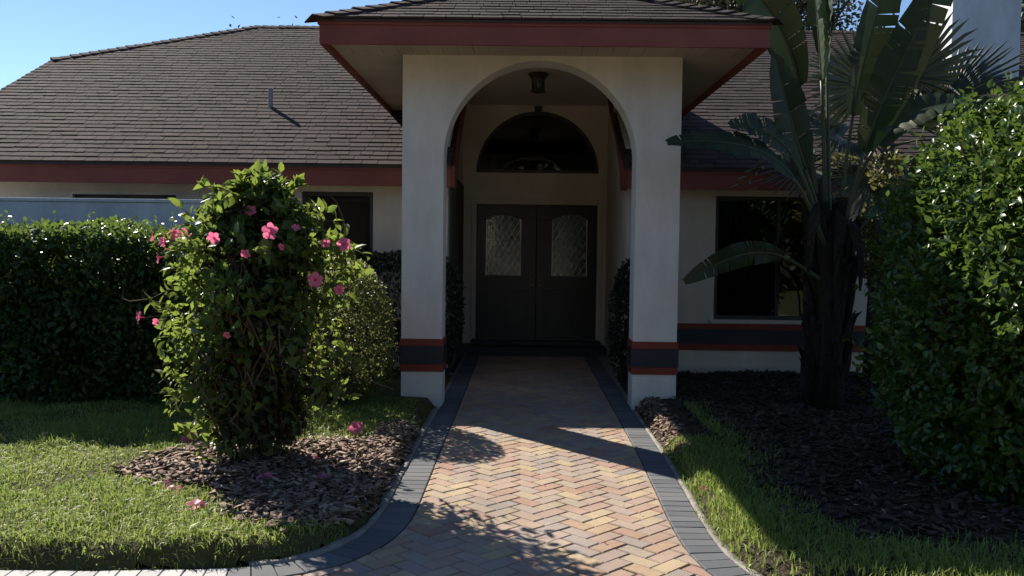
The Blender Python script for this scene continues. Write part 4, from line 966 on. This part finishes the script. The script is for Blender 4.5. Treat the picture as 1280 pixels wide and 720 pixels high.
for i in range(9):
    a = rnd.uniform(2.4, 7); d = Vector((math.cos(a), math.sin(a), 0)); p = Vector((2.98, 8.6, rnd.uniform(1.5, 2.0))) + d * .18; vs = []; s0 = d.cross(Vector((0, 0, 1)))
    for k in range(9):
        t = k / 8; q = p + d * (.32 * math.sin(t * 1.9)) + Vector((0, 0, .18 * math.sin(t * 2.2) - .75 * t * t)) + s0 * .03 * math.sin(5 * t + i); w = (.012 if t < .3 else .05 * math.sin(math.pi * (t - .25) / .78) + .004) * rnd.uniform(.7, 1.2)
        vs += [q - s0 * w, q + d * .015 * (-1) ** k, q + s0 * w]
    mb.add(vs, [f for k in range(8) for f in ((3 * k, 3 * k + 1, 3 * k + 4, 3 * k + 3), (3 * k + 1, 3 * k + 2, 3 * k + 5, 3 * k + 4))])
mb.build('dead_leaves', M['bird_bark'], bird)
for i, (b, c, t, w, t0, ro, fo, sp) in enumerate(LEAVES): big_leaf(b, c, t, w, t0, 300 + i, ro, fo, sp)

# --- fan palm behind
palm = empty('fan_palm', (4.1, 10.2, 0), 'spiky fan palm with grey green fronds in front of the chimney', 'palm')
MB().tube([(4.1, 10.2, -.05), (4.12, 10.2, 1.2), (4.1, 10.2, 2.3), (4.1, 10.2, 2.9)], [.17, .14, .13, .10], 12).build('trunk', M['bark'], palm, smooth=True)
def fan(base, hub, face, rad, seed, nf=34):
    r = random.Random(seed); hub = Vector(hub); base = Vector(base); ax = (hub - base).normalized(); f = Vector(face).normalized(); s = ax.cross(f).normalized(); up = s.cross(ax)
    mb = MB()
    for k in range(nf):
        a = R(-125 + 250 * k / (nf - 1)) + r.uniform(-.03, .03); d = ax * math.cos(a) + s * math.sin(a); w = rad * .034; L = rad * r.uniform(.85, 1.05) * (1 - .15 * abs(a) / 2.2)
        q = d.cross(up).normalized(); dr = r.uniform(.05, .3)
        P = [hub, hub + d * L * .45 - up * .02 + up * .05, hub + d * L * .8 - Vector((0, 0, dr * L * .12)), hub + d * L - Vector((0, 0, dr * L * .35))]
        mb.add([P[0] - q * .004, P[0] + q * .004, P[1] - q * w, P[1] + up * w * .6, P[1] + q * w, P[2] - q * w * .7, P[2] + up * w * .3, P[2] + q * w * .7, P[3]],
               [(0, 3, 2), (0, 1, 3), (1, 4, 3), (2, 3, 6, 5), (3, 4, 7, 6), (5, 6, 8), (6, 7, 8)])
    o = mb.build('frond', M['palm_leaf'], palm, smooth=False)
    MB().tube([base, base.lerp(hub, .5) + Vector((0, 0, .04)), hub], [.016, .012, .009], 6).build('stalk', M['banana_stem'], o)
for i, (hx, hy, hz, fc, rd) in enumerate([(4.75, 9.9, 3.75, (.1, -1, .6), .85), (5.15, 9.8, 3.5, (.3, -.8, .9), .85), (5.05, 9.7, 3.05, (.2, -.9, .6), .8), (4.25, 9.9, 3.65, (-.3, -1, .5), .8), (4.05, 10.0, 3.1, (-.5, -.7, .7), .75), (4.6, 9.6, 3.25, (0, -1, .4), .7), (4.5, 10.8, 3.8, (0, .4, 1), .8), (5.2, 10.5, 3.5, (.7, .2, 1), .8),
                                          (4.9, 10.0, 2.65, (.3, -1, 0), .7), (4.3, 9.8, 2.6, (-.3, -1, .1), .7), (3.75, 10.1, 2.75, (-.6, -.6, .6), .65)]):
    fan((4.1, 10.2, 2.75), (hx - .5, hy, hz - .25), fc, rd, 400 + i)
# yellow green palm seedling and a sunlit shrub between
shrub('yellow_shrub', (4.0, 9.7, 0), (3.98, 9.75, 1.9), (.32, .3, .75), 1500, .07, .035, 'yellow_leaf', 'yellow green shrub glimpsed between bird of paradise and glossy bush', 51, .2, .4)
yp = empty('young_palm', (3.05, 9.5, 0), 'young palm with yellow green fronds behind the bird of paradise', 'palm')
mb = MB().tube([(3.05, 9.5, -.05), (3.05, 9.5, 1.2), (3.05, 9.5, 2.55)], [.05, .04, .025], 8); mb.build('trunk', M['bark'], yp)
for i in range(9):
    a = 2 * math.pi * i / 9; d = Vector((math.cos(a), math.sin(a), 0)); mb = MB(); p = [Vector((3.05, 9.5, 2.5)) + d * .75 * t + Vector((0, 0, .55 * t - .75 * t * t)) for t in [k / 10 for k in range(11)]]
    mb.tube(p, [.008 - .006 * k / 10 for k in range(11)], 5)
    sd = d.cross(Vector((0, 0, 1)))
    for k in range(2, 11):
        for sg in (-1, 1):
            q = p[k]; e = q + (sd * sg * .22 + d * .14) * (1 - .05 * k) - Vector((0, 0, .05)); w = d * .012; mb.add([q - w, q + w, q.lerp(e, .5) + w * 1.2, q.lerp(e, .5) - w * 1.2, e], [(0, 1, 2, 3), (3, 2, 4)])
    mb.build('frond', M['yellow_leaf'], yp)
# low strappy plant at the foot of the right wing wall
sp = empty('strappy_plant', (2.75, 10.3, 0), 'low strappy plant at the foot of the right house wall', 'plant')
mb = MB()
for i in range(46):
    a = rnd.uniform(0, 6.28); d = Vector((math.cos(a), math.sin(a), 0)); L = rnd.uniform(.3, .55); s = d.cross(Vector((0, 0, 1))) * .014; base = Vector((2.75, 10.3, .0)) + d * .05; vs = []
    for k in range(6):
        t = k / 5; q = base + d * L * t + Vector((0, 0, L * (1.1 * t - 1.0 * t * t))); ww = s * (1 - t * .95); vs += [q - ww, q + ww]
    mb.add(vs, [(2 * k, 2 * k + 1, 2 * k + 3, 2 * k + 2) for k in range(5)])
mb.build('leaf_clump', M['dark_leaf'], sp)

# --- trees behind the house
def tree(name, base, h, crown_c, crown_r, nl, L, label, seed, limbs=16, group='trees behind the roof', m='oak_leaf', inner=.15, trunk_r=.28):
    r = random.Random(seed); o = empty(name, base, label, 'tree', group); b = Vector(base); c = Vector(crown_c); mb = MB(); ends = []
    fork = b.lerp(c, .55)
    mb.tube([b - Vector((0, 0, .2)), b.lerp(fork, .5) + Vector((r.uniform(-.2, .2), 0, 0)), fork], [trunk_r, trunk_r * .8, trunk_r * .7], 10)
    for i in range(limbs):
        d = Vector((r.gauss(0, 1), r.gauss(0, 1), r.gauss(.35, .7))).normalized(); e = c + Vector((d.x * crown_r[0], d.y * crown_r[1], d.z * crown_r[2])) * r.uniform(.55, .95)
        m1 = fork.lerp(e, .45) + Vector((r.gauss(0, .4), r.gauss(0, .4), r.gauss(.3, .3)))
        mb.tube([fork, m1, e], [trunk_r * .38, trunk_r * .2, .02], 6); ends.append(e)
        for j in range(9):
            s = r.uniform(.3, 1); q = m1.lerp(e, s); w = q + Vector((r.gauss(0, 1), r.gauss(0, 1), r.gauss(.2, .8))) * crown_r[0] * .22; mb.tube([q, q.lerp(w, .5) + Vector((0, 0, .1)), w], [.035, .02, .006], 4); ends.append(w); ends.append(q.lerp(w, .6))
    mb.build('trunk', M['bark'], o)
    E_ = np.array([tuple(e) for e in ends]); idx = rng.integers(0, len(E_), nl)
    P = E_[idx] + rng.normal(0, crown_r[0] * .075, (nl, 3)); V, F = scatter_leaves(P, nrm(P - np.array(c)), L, L * .5, .5, .2, 1.0, .5)
    np_mesh('crown', V, F, M[m], o)
    return o
tree('oak_tree', (7.0, 27.0, 0), 10, (6.8, 27, 9.3), (4.2, 3.2, 2.9), 15000, .16, 'grey green oak rising behind roof beside the porch gable', 61, 22)
tree('oak_tree', (15.5, 27.5, 0), 10, (15.6, 27.5, 9.0), (3.4, 3, 3), 9000, .16, 'oak rising behind the roof right of the chimney', 62, 16)
tree('oak_tree', (-6.9, 26.0, 0), 8, (-6.6, 26, 6.1), (2.3, 1.8, 1.55), 3500, .13, 'treetop just peeping over the left roof ridge', 63, 14, trunk_r=.2)

# --- oaks across the driveway, behind the viewer: they shade the front and show in the window panes
names = ['leftmost broad oak across the driveway', 'second broad oak from the left across the driveway', 'third broad oak from the left across the driveway', 'middle broad oak across the driveway facing the porch', 'third broad oak from the right across the driveway', 'second broad oak from the right across the driveway', 'rightmost broad oak across the driveway']
for i, (x, y, cz, cr) in enumerate([(-24, -13, 4.6, 6), (-15.5, -16, 5.0, 6), (-7.5, -15, 5.4, 5.5), (.5, -16.5, 5.0, 5.5), (8.5, -15, 1.35, 4.5), (16, -16, 5.2, 6), (24, -13, 4.8, 6)]):
    tree('oak_tree', (x, y, 0), 12, (x, y, cz), (cr, 3.5, cz * .95), 9000, .45, names[i], 70 + i, 26, 'oaks across the driveway', trunk_r=.35)

# a few dry leaves and crumbs lying on the paving
n = 26
P = np.stack([rng.uniform(-.55, .85, n), rng.uniform(4.3, 10.5, n), np.full(n, .008)], 1)
V, F = leaves(P, np.c_[rng.normal(size=(n, 2)), rng.normal(0, .1, n)], np.c_[rng.normal(0, .2, (n, 2)), np.ones(n)], rng.uniform(.012, .035, n), rng.uniform(.008, .016, n), .5, .2)
tag(np_mesh('path_litter', V, F, M['litter']), 'crumbs of dry leaf on the brick path', 'leaves', kind='stuff')
